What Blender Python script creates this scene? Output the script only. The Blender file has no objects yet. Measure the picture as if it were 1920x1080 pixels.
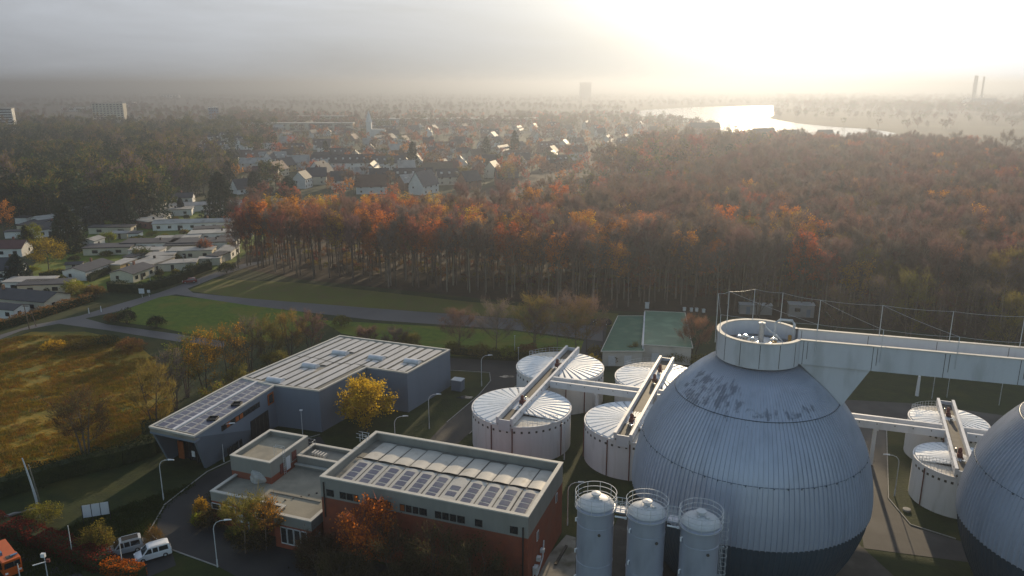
import bpy, bmesh, math, random
import numpy as np
from mathutils import Vector, Matrix
R = math.radians
random.seed(7)
rng = np.random.default_rng(11)
sc = bpy.context.scene
COL = sc.collection

# ------------------------------------------------------------------ survey helpers
F, HOR, H = 1450.0, 160.0, 60.0
PITCH = math.atan((540 - HOR) / F)
cp, sp = math.cos(PITCH), math.sin(PITCH)
def G(u, v, z=0.0):
    dx, dy = (u - 960) / F, -(v - 540) / F
    d = (dx, cp + dy * sp, -sp + dy * cp)
    t = (z - H) / d[2]
    return (d[0] * t, d[1] * t)
def poly(pts, z=0.0):
    return [G(u, v, z) for u, v in pts]

# ------------------------------------------------------------------ materials
def nodes(m):
    m.use_nodes = True
    nt = m.node_tree
    nt.nodes.clear()
    return nt, nt.nodes.new, nt.links.new
def mat(name, c1, c2=None, scale=1.0, rough=0.8, metal=0.0, bump=0.0, detail=6, coord='Object', stretch=(1, 1, 1),
        c3=None, scale3=0.1, mix3=(0.45, 0.6), vary=0.0, trans=0.0, spec=0.3, lo=0.35, hi=0.65, bscale=None):
    m = bpy.data.materials.new(name)
    nt, N, L = nodes(m)
    out = N('ShaderNodeOutputMaterial'); b = N('ShaderNodeBsdfPrincipled')
    b.inputs['Roughness'].default_value = rough; b.inputs['Metallic'].default_value = metal
    b.inputs['Specular IOR Level'].default_value = spec
    tc = N('ShaderNodeTexCoord'); mp = N('ShaderNodeMapping'); mp.inputs['Scale'].default_value = stretch
    if coord == 'World':
        g = N('ShaderNodeNewGeometry'); L(g.outputs['Position'], mp.inputs['Vector'])
    else:
        L(tc.outputs[coord], mp.inputs['Vector'])
    col = None
    if c2 is None: c2 = tuple(x * 0.8 for x in c1)
    nz = N('ShaderNodeTexNoise'); nz.inputs['Scale'].default_value = scale; nz.inputs['Detail'].default_value = detail
    nz.inputs['Roughness'].default_value = 0.62
    L(mp.outputs[0], nz.inputs['Vector'])
    mr = N('ShaderNodeMapRange'); mr.inputs[1].default_value = lo; mr.inputs[2].default_value = hi
    L(nz.outputs['Fac'], mr.inputs[0])
    mx = N('ShaderNodeMix'); mx.data_type = 'RGBA'
    mx.inputs[6].default_value = (*c1, 1); mx.inputs[7].default_value = (*c2, 1)
    L(mr.outputs[0], mx.inputs[0]); col = mx.outputs[2]
    if c3 is not None:
        n3 = N('ShaderNodeTexNoise'); n3.inputs['Scale'].default_value = scale3; n3.inputs['Detail'].default_value = 5
        L(mp.outputs[0], n3.inputs['Vector'])
        r3 = N('ShaderNodeMapRange'); r3.inputs[1].default_value = mix3[0]; r3.inputs[2].default_value = mix3[1]
        L(n3.outputs['Fac'], r3.inputs[0])
        m3 = N('ShaderNodeMix'); m3.data_type = 'RGBA'; m3.inputs[7].default_value = (*c3, 1)
        L(r3.outputs[0], m3.inputs[0]); L(col, m3.inputs[6]); col = m3.outputs[2]
    if vary > 0:
        oi = N('ShaderNodeObjectInfo'); hs = N('ShaderNodeHueSaturation')
        a = N('ShaderNodeMapRange'); a.inputs[3].default_value = 0.5 - vary * 0.12; a.inputs[4].default_value = 0.5 + vary * 0.12
        v = N('ShaderNodeMapRange'); v.inputs[3].default_value = 1 - vary; v.inputs[4].default_value = 1 + vary
        fr = N('ShaderNodeMath'); fr.operation = 'FRACT'; mu = N('ShaderNodeMath'); mu.operation = 'MULTIPLY'; mu.inputs[1].default_value = 17.31
        L(oi.outputs['Random'], a.inputs[0]); L(oi.outputs['Random'], mu.inputs[0]); L(mu.outputs[0], fr.inputs[0]); L(fr.outputs[0], v.inputs[0])
        L(a.outputs[0], hs.inputs['Hue']); L(v.outputs[0], hs.inputs['Value']); L(col, hs.inputs['Color']); col = hs.outputs[0]
    L(col, b.inputs['Base Color'])
    if bump > 0:
        bp = N('ShaderNodeBump'); bp.inputs['Strength'].default_value = bump; bp.inputs['Distance'].default_value = 0.1
        if bscale:
            n4 = N('ShaderNodeTexNoise'); n4.inputs['Scale'].default_value = bscale; n4.inputs['Detail'].default_value = 4
            L(mp.outputs[0], n4.inputs['Vector']); L(n4.outputs['Fac'], bp.inputs['Height'])
        else:
            L(nz.outputs['Fac'], bp.inputs['Height'])
        L(bp.outputs[0], b.inputs['Normal'])
    if trans > 0:
        tr = N('ShaderNodeBsdfTranslucent'); ms = N('ShaderNodeMixShader'); ms.inputs[0].default_value = trans
        L(col, tr.inputs['Color']); L(b.outputs[0], ms.inputs[1]); L(tr.outputs[0], ms.inputs[2]); L(ms.outputs[0], out.inputs[0])
    else:
        L(b.outputs[0], out.inputs[0])
    return m

M = {}
def add(k, *a, **kw):
    M[k] = mat(k, *a, **kw)
add('turf', (.026, .037, .005), (.014, .023, .004), scale=.35, coord='World', rough=.95, c3=(.075, .058, .010), scale3=.06, mix3=(.54, .78), bump=.6, bscale=2.5)
add('lawn', (.100, .142, .006), (.062, .100, .005), scale=.6, coord='World', rough=.95, detail=10, c3=(.14, .125, .010), scale3=.12, mix3=(.5, .7), bump=.5, bscale=3)
add('meadow', (.26, .150, .010), (.15, .115, .008), scale=1.1, detail=11, lo=.38, hi=.6, coord='World', rough=.95, stretch=(1, 1.8, 1), c3=(.068, .080, .009), scale3=.07, mix3=(.47, .62), bump=1.0, bscale=1.6)
add('dug', (.105, .082, .022), (.085, .098, .010), scale=.3, coord='World', rough=.95, c3=(.10, .10, .012), scale3=.09, mix3=(.45, .65), bump=.5, bscale=2)
add('woodfloor', (.040, .022, .011), (.022, .016, .008), scale=.5, coord='World', rough=1, bump=.6)
add('asphalt', (.024, .025, .028), (.017, .018, .020), scale=.25, coord='World', rough=.7, c3=(.040, .038, .036), scale3=.07, mix3=(.52, .7), bump=.1, bscale=8)
add('roadgrey', (.085, .084, .090), (.068, .067, .072), scale=.2, coord='World', rough=.6, c3=(.105, .10, .10), scale3=.05, mix3=(.5, .7))
add('slab', (.056, .051, .045), (.038, .035, .030), scale=.5, coord='World', rough=.85, c3=(.10, .094, .082), scale3=.2, mix3=(.55, .7))
add('soil', (.025, .02, .015), (.05, .04, .028), scale=.6, coord='World', rough=1, bump=.8)
add('asphalt_worn', (.050, .047, .046), (.036, .034, .034), scale=.3, coord='World', rough=.8, c3=(.075, .070, .066), scale3=.1, mix3=(.5, .7), bump=.1, bscale=8)
add('slab_pale', (.24, .225, .195), (.16, .15, .13), scale=.6, coord='World', rough=.85, c3=(.09, .085, .06), scale3=.35, mix3=(.5, .66))
add('kerb', (.30, .29, .27), (.22, .21, .2), scale=1.2)
add('farland', (.020, .025, .016), (.034, .030, .020), scale=.012, coord='World', rough=1, c3=(.05, .055, .03), scale3=.004, mix3=(.56, .66))
add('white_paint', (.56, .57, .60), (.50, .51, .54), scale=.5, rough=.5, stretch=(1, 1, .25), c3=(.40, .41, .42), scale3=.5, mix3=(.55, .75))
add('tank_wall', (.66, .655, .665), (.60, .595, .60), scale=.35, rough=.6, stretch=(1.2, 1.2, .18), c3=(.50, .49, .48), scale3=.9, mix3=(.56, .78))
add('tank_roof', (.74, .77, .80), (.66, .69, .73), scale=.5, rough=.5, c3=(.55, .57, .58), scale3=.4, mix3=(.58, .78), spec=.4)
add('valley_dirt_shade', (.24, .25, .265), (.18, .19, .20), scale=1, rough=.6)  # pleat valley strips: gathered dirt plus crease shade put into the colour
add('green_roof_light', (.055, .155, .10), (.045, .125, .08), scale=.3, rough=.5, spec=.35, c3=(.11, .22, .14), scale3=.25, mix3=(.5, .7))
add('deck_pale', (.62, .58, .52), (.45, .42, .38), scale=.6, rough=.75)
add('hatch_dark', (.09, .085, .075), (.06, .055, .05), scale=1, rough=.7)
add('rust_red', (.16, .045, .035), (.10, .03, .025), scale=2, rough=.7)
add('brass', (.42, .24, .06), (.3, .16, .04), scale=2, rough=.5)
add('steel', (.42, .44, .45), (.34, .35, .36), scale=2, rough=.45, metal=.4)
add('galv', (.52, .54, .55), (.45, .46, .48), scale=3, rough=.5)
add('pipe_bright', (.75, .74, .7), (.6, .58, .52), scale=3, rough=.25, metal=.9)
add('brick', (.235, .062, .032), (.18, .046, .026), scale=1.2, rough=.9, c3=(.20, .07, .045), scale3=.3, mix3=(.45, .65), bump=.15, bscale=14)
add('fascia', (.235, .235, .215), (.20, .20, .185), scale=.4, rough=.8, stretch=(1, 1, .3), c3=(.17, .17, .155), scale3=.25, mix3=(.55, .75))
add('coping', (.50, .48, .43), (.42, .40, .36), scale=.7, rough=.6)
add('roof_felt', (.20, .19, .165), (.13, .125, .11), scale=.35, rough=.75, c3=(.28, .26, .22), scale3=.12, mix3=(.5, .68))
add('roof_gravel', (.29, .265, .21), (.20, .185, .15), scale=.4, rough=.8, c3=(.26, .24, .19), scale3=.13, mix3=(.5, .68))
add('membrane', (.47, .445, .40), (.40, .38, .345), scale=.5, rough=.5, c3=(.28, .26, .22), scale3=.7, mix3=(.58, .78))
add('membrane_grey', (.47, .46, .455), (.40, .395, .39), scale=.4, rough=.5, stretch=(1, .2, 1), c3=(.32, .31, .30), scale3=.6, mix3=(.55, .75))
add('solar', (.060, .066, .115), (.045, .052, .10), scale=1, rough=.28, spec=.5, c3=(.09, .095, .14), scale3=.5)
add('grey_panel', (.150, .182, .232), (.135, .165, .21), scale=.2, rough=.5, stretch=(1, 1, .1), c3=(.12, .145, .18), scale3=.3, mix3=(.55, .8))
add('dark_frame', (.02, .02, .022), rough=.5)
add('orange_panel', (.30, .085, .02), (.24, .06, .015), scale=1, rough=.6)
add('puddle', (.03, .03, .03), rough=.06, spec=.6)
add('glass', (.015, .018, .022), (.02, .024, .028), scale=.6, rough=.08, spec=.8)
add('black', (.012, .012, .013), rough=.6)
add('rubber', (.018, .018, .018), rough=.85)
add('green_roof', (.045, .125, .078), (.034, .10, .062), scale=.3, rough=.65, spec=.25, c3=(.075, .15, .095), scale3=.25, mix3=(.5, .7))
add('render_pale', (.50, .47, .42), (.42, .40, .36), scale=.3, rough=.9, c3=(.34, .32, .28), scale3=.3, mix3=(.55, .75))
add('site_grey', (.26, .25, .245), (.21, .20, .195), scale=.4, rough=.8)
add('wall_white', (.66, .65, .62), (.56, .55, .53), scale=.3, rough=.9, vary=.12)
add('wall_cream', (.55, .50, .40), (.48, .43, .34), scale=.3, rough=.9, vary=.12)
add('wall_ochre', (.50, .36, .16), (.42, .30, .13), scale=.3, rough=.9)
add('wall_brick', (.26, .13, .085), (.2, .10, .07), scale=.8, rough=.9, vary=.15)
add('roof_slate', (.045, .047, .054), (.034, .035, .042), scale=.5, rough=.62, vary=.25, spec=.3)
add('roof_red', (.12, .060, .045), (.09, .045, .035), scale=.5, rough=.65, vary=.25)
add('roof_brown', (.12, .085, .065), (.09, .065, .05), scale=.5, rough=.6, vary=.25)
add('roof_pale', (.34, .33, .31), (.26, .25, .235), scale=.35, rough=.6, vary=.15, spec=.3, c3=(.16, .155, .14), scale3=.2, mix3=(.5, .7))
add('bark', (.125, .095, .075), (.070, .054, .043), scale=1.5, rough=.95, stretch=(1, 1, .3), vary=.25)
add('bark_pale', (.20, .165, .13), (.13, .105, .08), scale=1.5, rough=.95, stretch=(1, 1, .3), vary=.2)
for k, c in dict(twig_brown=(.175, .105, .092), twig_grey=(.16, .124, .112), twig_russet=(.29, .122, .082), twig_olive=(.20, .150, .040), twig_dark=(.105, .082, .046)).items():
    add(k, c, tuple(x * .6 for x in c), scale=.4, rough=.95, vary=.22, trans=.6)
for k, c in dict(leaf_orange=(.64, .215, .028), leaf_russet=(.45, .150, .055), leaf_amber=(.60, .33, .026), leaf_beech=(.14, .036, .014), leaf_yellow=(.38, .29, .022),
                 leaf_olive=(.17, .145, .024), leaf_green=(.055, .085, .022), leaf_lime=(.22, .25, .02), leaf_brown=(.20, .115, .038), leaf_hedge=(.50, .165, .012), leaf_dark=(.060, .052, .014)).items():
    add(k, c, tuple(x * .55 for x in c), scale=.45, rough=.8, vary=.18, trans=.6)
for k, c in dict(grass_ochre=(.30, .168, .012), grass_olive=(.16, .135, .012), grass_straw=(.30, .19, .045), grass_green=(.035, .055, .008)).items():
    add(k, c, tuple(x * .7 for x in c), scale=.8, rough=.9, vary=.2, trans=.35)
add('needle', (.020, .034, .016), (.034, .052, .018), scale=.5, rough=.85, vary=.3, trans=.15)
add('needle_blue', (.018, .030, .022), (.028, .044, .028), scale=.5, rough=.85, vary=.3, trans=.15)
add('hedge_dark', (.020, .032, .010), (.045, .055, .014), scale=.5, rough=.9, trans=.2)
add('car_white', (.66, .67, .69), (.6, .61, .63), scale=.5, rough=.25, spec=.6)
add('car_silver', (.40, .42, .45), (.36, .38, .41), scale=.5, rough=.28, metal=.3, spec=.6)
add('car_red', (.22, .035, .03), rough=.25, spec=.6)
add('car_dark', (.03, .032, .038), rough=.22, spec=.6)
add('truck_orange', (.50, .10, .012), (.42, .08, .010), scale=.6, rough=.4, spec=.5)
add('lamp_glass', (.75, .76, .78), rough=.3)
add('tarp', (.42, .41, .39), (.34, .33, .31), scale=1.5, rough=.6, bump=.8)
add('blue_panel', (.10, .20, .32), rough=.4)
add('steamwhite', (.9, .9, .9), rough=1, trans=.5)

def shell_mat(name, base, base2, stain):
    m = mat(name, base, base2, scale=.10, rough=.40, metal=.25, stretch=(1, 1, .12), spec=.5, lo=.3, hi=.7)
    nt = m.node_tree; N = nt.nodes.new; L = nt.links.new
    b = next(n for n in nt.nodes if n.type == 'BSDF_PRINCIPLED')
    src = b.inputs['Base Color'].links[0].from_socket
    tc = N('ShaderNodeTexCoord'); sep = N('ShaderNodeSeparateXYZ'); L(tc.outputs['Object'], sep.inputs[0])
    def band(a, c, d, e):
        r1 = N('ShaderNodeMapRange'); r1.inputs[1].default_value = a; r1.inputs[2].default_value = c; L(sep.outputs['Z'], r1.inputs[0])
        r2 = N('ShaderNodeMapRange'); r2.inputs[1].default_value = e; r2.inputs[2].default_value = d; L(sep.outputs['Z'], r2.inputs[0])
        mu = N('ShaderNodeMath'); mu.operation = 'MULTIPLY'; L(r1.outputs[0], mu.inputs[0]); L(r2.outputs[0], mu.inputs[1]); return mu.outputs[0]
    at = N('ShaderNodeMath'); at.operation = 'ARCTAN2'; L(sep.outputs['Y'], at.inputs[0]); L(sep.outputs['X'], at.inputs[1])
    def span(a0, a1, a2, a3):
        q = []
        for x0, x1 in ((a0, a1), (a3, a2)):
            r_ = N('ShaderNodeMapRange'); r_.inputs[1].default_value = R(x0); r_.inputs[2].default_value = R(x1); L(at.outputs[0], r_.inputs[0]); q.append(r_.outputs[0])
        mu_ = N('ShaderNodeMath'); mu_.operation = 'MULTIPLY'; L(q[0], mu_.inputs[0]); L(q[1], mu_.inputs[1]); return mu_.outputs[0]
    def m2(op, a_, b_):
        n_ = N('ShaderNodeMath'); n_.operation = op
        for i_, x_ in enumerate((a_, b_)):
            if isinstance(x_, (int, float)): n_.inputs[i_].default_value = x_
            else: L(x_, n_.inputs[i_])
        return n_.outputs[0]
    cyl = N('ShaderNodeCombineXYZ'); L(m2('MULTIPLY', at.outputs[0], 9.0), cyl.inputs[0]); L(sep.outputs['Z'], cyl.inputs[1])
    mp = N('ShaderNodeMapping'); mp.inputs['Scale'].default_value = (1.25, .95, 1); L(cyl.outputs[0], mp.inputs[0])
    nz = N('ShaderNodeTexNoise'); nz.inputs['Scale'].default_value = 1.0; nz.inputs['Detail'].default_value = 5; nz.inputs['Roughness'].default_value = .6
    L(mp.outputs[0], nz.inputs['Vector'])
    left = m2('MULTIPLY', span(-179, -172, -128, -108), band(22.6, 23.8, 26.0, 27.3))
    right = m2('MULTIPLY', span(-125, -112, -62, -50), band(23.5, 23.8, 24.3, 25.0))
    bd = m2('MAXIMUM', m2('MULTIPLY', left, .95), m2('MULTIPLY', right, .85))
    r = N('ShaderNodeMapRange'); r.inputs[1].default_value = .0; r.inputs[2].default_value = .10
    L(m2('SUBTRACT', m2('ADD', nz.outputs['Fac'], m2('MULTIPLY', bd, .22)), .66), r.inputs[0])
    top = band(26.3, 27.6, 30.0, 31.0)  # shadow of the platform ring, painted round the top of the shell
    mu = N('ShaderNodeMath'); mu.operation = 'MAXIMUM'; L(m2('MULTIPLY', r.outputs[0], m2('GREATER_THAN', bd, .02)), mu.inputs[0]); L(m2('MULTIPLY', top, .75), mu.inputs[1])
    # a looser wash of grime down the body
    nb = N('ShaderNodeTexNoise'); nb.inputs['Scale'].default_value = .5; nb.inputs['Detail'].default_value = 6
    mp2 = N('ShaderNodeMapping'); mp2.inputs['Scale'].default_value = (1.6, 1.6, .07); L(tc.outputs['Object'], mp2.inputs[0]); L(mp2.outputs[0], nb.inputs['Vector'])
    rb = N('ShaderNodeMapRange'); rb.inputs[1].default_value = .48; rb.inputs[2].default_value = .8; rb.inputs[4].default_value = .38; L(nb.outputs['Fac'], rb.inputs[0])
    mm = N('ShaderNodeMath'); mm.operation = 'MAXIMUM'; L(mu.outputs[0], mm.inputs[0]); L(rb.outputs[0], mm.inputs[1])
    sc_ = N('ShaderNodeMath'); sc_.operation = 'MULTIPLY'; sc_.inputs[1].default_value = .58; L(mm.outputs[0], sc_.inputs[0])
    mx = N('ShaderNodeMix'); mx.data_type = 'RGBA'; mx.inputs[7].default_value = (*stain, 1)  # stain colour serves the dirt and the painted ring shadow
    L(sc_.outputs[0], mx.inputs[0]); L(src, mx.inputs[6]); L(mx.outputs[2], b.inputs['Base Color'])
    return m
M['shell'] = shell_mat('shell', (.45, .485, .575), (.37, .405, .49), (.055, .07, .095))
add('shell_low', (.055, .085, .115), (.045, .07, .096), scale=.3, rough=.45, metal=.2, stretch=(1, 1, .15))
add('silo_skin', (.40, .435, .52), (.345, .38, .46), scale=.3, rough=.4, metal=.3, stretch=(1, 1, .3), spec=.5, c3=(.27, .30, .37), scale3=.5, mix3=(.5, .75))

# ------------------------------------------------------------------ mesh builder
class MB:
    def __init__(s): s.v, s.f, s.m = [], [], []
    def face(s, pts, mi=0):
        b = len(s.v); s.v += [tuple(p) for p in pts]; s.f.append(tuple(range(b, b + len(pts)))); s.m.append(mi)
    def grid(s, rows, closed=False, mi=0):
        b = len(s.v); n = len(rows[0])
        for r in rows: s.v += [tuple(p) for p in r]
        for i in range(len(rows) - 1):
            for j in range(n if closed else n - 1):
                k = (j + 1) % n
                s.f.append((b + i * n + j, b + i * n + k, b + (i + 1) * n + k, b + (i + 1) * n + j)); s.m.append(mi)
    def box(s, c, d, rot=0, mi=0):
        cx, cy, cz = c; hx, hy, hz = d[0] / 2, d[1] / 2, d[2] / 2
        co, si = math.cos(rot), math.sin(rot); b = len(s.v)
        for z in (-hz, hz):
            for x, y in ((-hx, -hy), (hx, -hy), (hx, hy), (-hx, hy)):
                s.v.append((cx + x * co - y * si, cy + x * si + y * co, cz + z))
        for q in ((3, 2, 1, 0), (4, 5, 6, 7), (0, 1, 5, 4), (1, 2, 6, 5), (2, 3, 7, 6), (3, 0, 4, 7)):
            s.f.append(tuple(b + i for i in q)); s.m.append(mi)
    def prism(s, pts, z0, z1, mi=0, top=True, bottom=True, mtop=None):
        a = sum(pts[i][0] * pts[(i + 1) % len(pts)][1] - pts[(i + 1) % len(pts)][0] * pts[i][1] for i in range(len(pts)))
        if a < 0: pts = pts[::-1]
        n = len(pts); b = len(s.v)
        s.v += [(x, y, z0) for x, y in pts] + [(x, y, z1) for x, y in pts]
        for i in range(n):
            j = (i + 1) % n; s.f.append((b + i, b + j, b + n + j, b + n + i)); s.m.append(mi)
        if top: s.f.append(tuple(range(b + n, b + 2 * n))); s.m.append(mi if mtop is None else mtop)
        if bottom: s.f.append(tuple(range(b + n - 1, b - 1, -1))); s.m.append(mi)
    def tube(s, path, r, n=6, mi=0, cap=True, r2=None):
        path = [Vector(p) for p in path]; rows = []; k = len(path)
        for i, p in enumerate(path):
            t = (path[min(i + 1, k - 1)] - path[max(i - 1, 0)])
            t = t.normalized() if t.length > 1e-9 else Vector((0, 0, 1))
            a = Vector((1, 0, 0)) if abs(t.x) < .8 else Vector((0, 1, 0))
            u = t.cross(a).normalized(); w = t.cross(u)
            rr = r if r2 is None else r + (r2 - r) * i / max(1, k - 1)
            rows.append([p + (u * math.cos(2 * math.pi * j / n) + w * math.sin(2 * math.pi * j / n)) * rr for j in range(n)])
        s.grid(rows, True, mi)
        if cap:
            s.face(rows[0][::-1], mi); s.face(rows[-1], mi)
    def lathe(s, prof, n=32, c=(0, 0, 0), mi=0, a0=0, a1=2 * math.pi):
        full = abs(a1 - a0 - 2 * math.pi) < 1e-6; k = n if full else n + 1
        rows = [[(c[0] + r * math.cos(a0 + (a1 - a0) * j / n), c[1] + r * math.sin(a0 + (a1 - a0) * j / n), c[2] + z) for j in range(k)] for r, z in prof]
        s.grid(rows, full, mi)
    def ringbar(s, r, z, t, n=40, c=(0, 0, 0), mi=0, a0=0, a1=2 * math.pi, k=5):
        cnt = n + 1
        path = [(c[0] + r * math.cos(a0 + (a1 - a0) * j / n), c[1] + r * math.sin(a0 + (a1 - a0) * j / n), c[2] + z) for j in range(cnt)]
        s.tube(path, t, k, mi, cap=False)
    def band(s, pts, w, z0, z1, closed=True, mi=0):
        # wall of thickness w running inside a counterclockwise polygon
        a = sum(pts[i][0] * pts[(i + 1) % len(pts)][1] - pts[(i + 1) % len(pts)][0] * pts[i][1] for i in range(len(pts)))
        if a < 0: pts = pts[::-1]
        ins = inset(pts, w); n = len(pts); b = len(s.v)
        for P, z in ((pts, z0), (pts, z1), (ins, z1), (ins, z0)): s.v += [(x, y, z) for x, y in P]
        for i in range(n):
            j = (i + 1) % n
            for q in range(4):
                p = (q + 1) % 4
                s.f.append((b + q * n + i, b + q * n + j, b + p * n + j, b + p * n + i)); s.m.append(mi)
    def build(s, name, mats, parent=None, loc=None, smooth=False, bevel=0):
        me = bpy.data.meshes.new(name); me.from_pydata(s.v, [], s.f)
        if not isinstance(mats, (list, tuple)): mats = [mats]
        for m in mats: me.materials.append(M[m] if isinstance(m, str) else m)
        if len(mats) > 1: me.polygons.foreach_set('material_index', s.m)
        bm = bmesh.new(); bm.from_mesh(me)
        bmesh.ops.remove_doubles(bm, verts=bm.verts, dist=1e-4)
        bmesh.ops.recalc_face_normals(bm, faces=bm.faces)
        if bevel > 0:
            bmesh.ops.bevel(bm, geom=[e for e in bm.edges if len(e.link_faces) == 2 and e.calc_face_angle(0) > .5], offset=bevel, segments=2, affect='EDGES', clamp_overlap=True)
        bm.to_mesh(me); bm.free()
        if smooth:
            for p in me.polygons: p.use_smooth = True
            try: me.set_sharp_from_angle(angle=R(35))
            except Exception: pass
        me.update()
        return link(name, me, parent, loc)
def pieces(mb, name, mats, parent=None, **kw):
    """one object for every loose piece of a mesh builder"""
    par = list(range(len(mb.v)))
    def find(a):
        while par[a] != a: par[a] = par[par[a]]; a = par[a]
        return a
    key = {}
    for i, v in enumerate(mb.v):
        k = tuple(round(c, 4) for c in v)
        if k in key: par[find(i)] = find(key[k])
        else: key[k] = i
    for f in mb.f:
        for i in f[1:]: par[find(i)] = find(f[0])
    gr = {}
    for f, m_ in zip(mb.f, mb.m): gr.setdefault(find(f[0]), []).append((f, m_))
    out = []
    for fs in gr.values():
        q = MB(); mp_ = {}
        for f, m_ in fs:
            nf = []
            for i in f:
                if i not in mp_: mp_[i] = len(q.v); q.v.append(mb.v[i])
                nf.append(mp_[i])
            q.f.append(tuple(nf)); q.m.append(m_)
        out.append(q.build(name, mats, parent, **kw))
    return out
def inset(pts, w):
    n = len(pts); out = []
    for i in range(n):
        p0, p1, p2 = Vector(pts[i - 1]), Vector(pts[i]), Vector(pts[(i + 1) % n])
        a = (p1 - p0).normalized(); b = (p2 - p1).normalized()
        na, nb = Vector((-a.y, a.x)), Vector((-b.y, b.x))
        m = (na + nb); d = m.dot(na)
        out.append(tuple(p1 + m * (w / d if abs(d) > .15 else w)))
    return out
def link(name, me, parent=None, loc=None):
    o = bpy.data.objects.new(name, me); COL.objects.link(o)
    if parent is not None: o.parent = parent
    if loc is not None: o.location = loc
    return o
def tag(o, label=None, cat=None, group=None, kind=None):
    if label: o['label'] = label
    if cat: o['category'] = cat
    if group: o['group'] = group
    if kind: o['kind'] = kind
    return o
def thing(name, label, cat, loc=(0, 0, 0), rz=0.0, group=None):
    o = bpy.data.objects.new(name, None); COL.objects.link(o)
    o.location = loc; o.rotation_euler = (0, 0, rz); o.empty_display_size = .5
    return tag(o, label, cat, group)
def dup(root, loc, rz=0.0, label=None, group=None, scale=None):
    r = root.copy(); COL.objects.link(r); r.location = loc; r.rotation_euler = (0, 0, rz)
    if scale is not None: r.scale = scale
    if label: r['label'] = label
    if group: r['group'] = group
    for ch in list(root.children):
        c = ch.copy(); COL.objects.link(c); c.parent = r
        for g in list(ch.children):
            d = g.copy(); COL.objects.link(d); d.parent = c
    return r
def sheet(name, pts, z, m, kind='structure', parent=None):
    mb = MB(); a = sum(pts[i][0] * pts[(i + 1) % len(pts)][1] - pts[(i + 1) % len(pts)][0] * pts[i][1] for i in range(len(pts)))
    if a < 0: pts = pts[::-1]
    mb.face([(x, y, z) for x, y in pts])
    o = mb.build(name, m, parent)
    if kind: o['kind'] = kind
    return o

# ------------------------------------------------------------------ camera, sun, sky, air
cam = bpy.data.cameras.new('camera'); co = bpy.data.objects.new('camera', cam); COL.objects.link(co)
cam.sensor_width = 36; cam.lens = 36 * F / 1920; cam.clip_start = .5; cam.clip_end = 60000
co.location = (0, 0, H); co.rotation_euler = (R(90) - PITCH, 0, 0); sc.camera = co
SUN_AZ, SUN_EL = R(17.0), R(13.5)
sdir = Vector((math.sin(SUN_AZ) * math.cos(SUN_EL), math.cos(SUN_AZ) * math.cos(SUN_EL), math.sin(SUN_EL)))
sl = bpy.data.lights.new('sun', 'SUN'); sl.energy = 4.5; sl.angle = R(.8); sl.color = (1, .78, .50)
so = bpy.data.objects.new('sun', sl); COL.objects.link(so); so.rotation_euler = sdir.to_track_quat('Z', 'Y').to_euler()
w = bpy.data.worlds.new('World'); sc.world = w; w.use_nodes = True
nt = w.node_tree; nt.nodes.clear(); N = nt.nodes.new; L = nt.links.new
def mth(op, a, b=None, clamp=False):
    n = N('ShaderNodeMath'); n.operation = op; n.use_clamp = clamp
    for i, x in enumerate((a, b)):
        if x is None: continue
        if isinstance(x, (int, float)): n.inputs[i].default_value = x
        else: L(x, n.inputs[i])
    return n.outputs[0]
def rng_(x, a, b, c=0., d=1., smooth=False):
    n = N('ShaderNodeMapRange'); n.inputs[1].default_value = a; n.inputs[2].default_value = b; n.inputs[3].default_value = c; n.inputs[4].default_value = d
    if smooth: n.interpolation_type = 'SMOOTHSTEP'
    L(x, n.inputs[0]); return n.outputs[0]
sky = N('ShaderNodeTexSky'); sky.sky_type = 'NISHITA'; sky.sun_disc = False
sky.sun_elevation = SUN_EL; sky.sun_rotation = SUN_AZ; sky.air_density = 1.2; sky.dust_density = 1.5; sky.altitude = 60
tc = N('ShaderNodeTexCoord')
nrm = N('ShaderNodeVectorMath'); nrm.operation = 'NORMALIZE'; L(tc.outputs['Generated'], nrm.inputs[0])
dt = N('ShaderNodeVectorMath'); dt.operation = 'DOT_PRODUCT'; L(nrm.outputs[0], dt.inputs[0]); dt.inputs[1].default_value = sdir
sep = N('ShaderNodeSeparateXYZ'); L(nrm.outputs[0], sep.inputs[0])
ang = mth('ARCCOSINE', mth('MINIMUM', dt.outputs['Value'], .99999))
# cloud sheet: grey stratus with a bright aureole round the sun
mp = N('ShaderNodeMapping'); mp.inputs['Scale'].default_value = (1.5, 1.5, 9.0); L(nrm.outputs[0], mp.inputs[0])
nz = N('ShaderNodeTexNoise'); nz.inputs['Scale'].default_value = 1.6; nz.inputs['Detail'].default_value = 7; nz.inputs['Roughness'].default_value = .55; nz.inputs['Distortion'].default_value = .6
L(mp.outputs[0], nz.inputs['Vector'])
tex = rng_(nz.outputs['Fac'], .3, .7, .80, 1.22)
g1 = mth('MULTIPLY', mth('EXPONENT', mth('MULTIPLY', mth('POWER', mth('DIVIDE', ang, .17), 2.0), -1.0)), 1.3)
g2 = mth('MULTIPLY', mth('EXPONENT', mth('MULTIPLY', mth('DIVIDE', ang, .30), -1.0)), .85)
glow = mth('MULTIPLY', mth('MULTIPLY', mth('ADD', g1, g2), rng_(nz.outputs['Fac'], .25, .75, 1.15, .85)), rng_(sep.outputs['Z'], -.01, .13, .72, 1.02, True))
base = mth('MULTIPLY', mth('MULTIPLY', tex, .34), mth('MULTIPLY', rng_(sep.outputs['X'], .1, .55, 1.0, 2.2, True), rng_(sep.outputs['Z'], -.01, .11, .74, 1.04, True)))
def combine(c, x):
    v = N('ShaderNodeVectorMath'); v.operation = 'SCALE'; v.inputs[0].default_value = c; L(x, v.inputs[3]); return v.outputs[0]
def vadd(a, b):
    v = N('ShaderNodeVectorMath'); v.operation = 'ADD'; L(a, v.inputs[0]); L(b, v.inputs[1]); return v.outputs[0]
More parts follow.
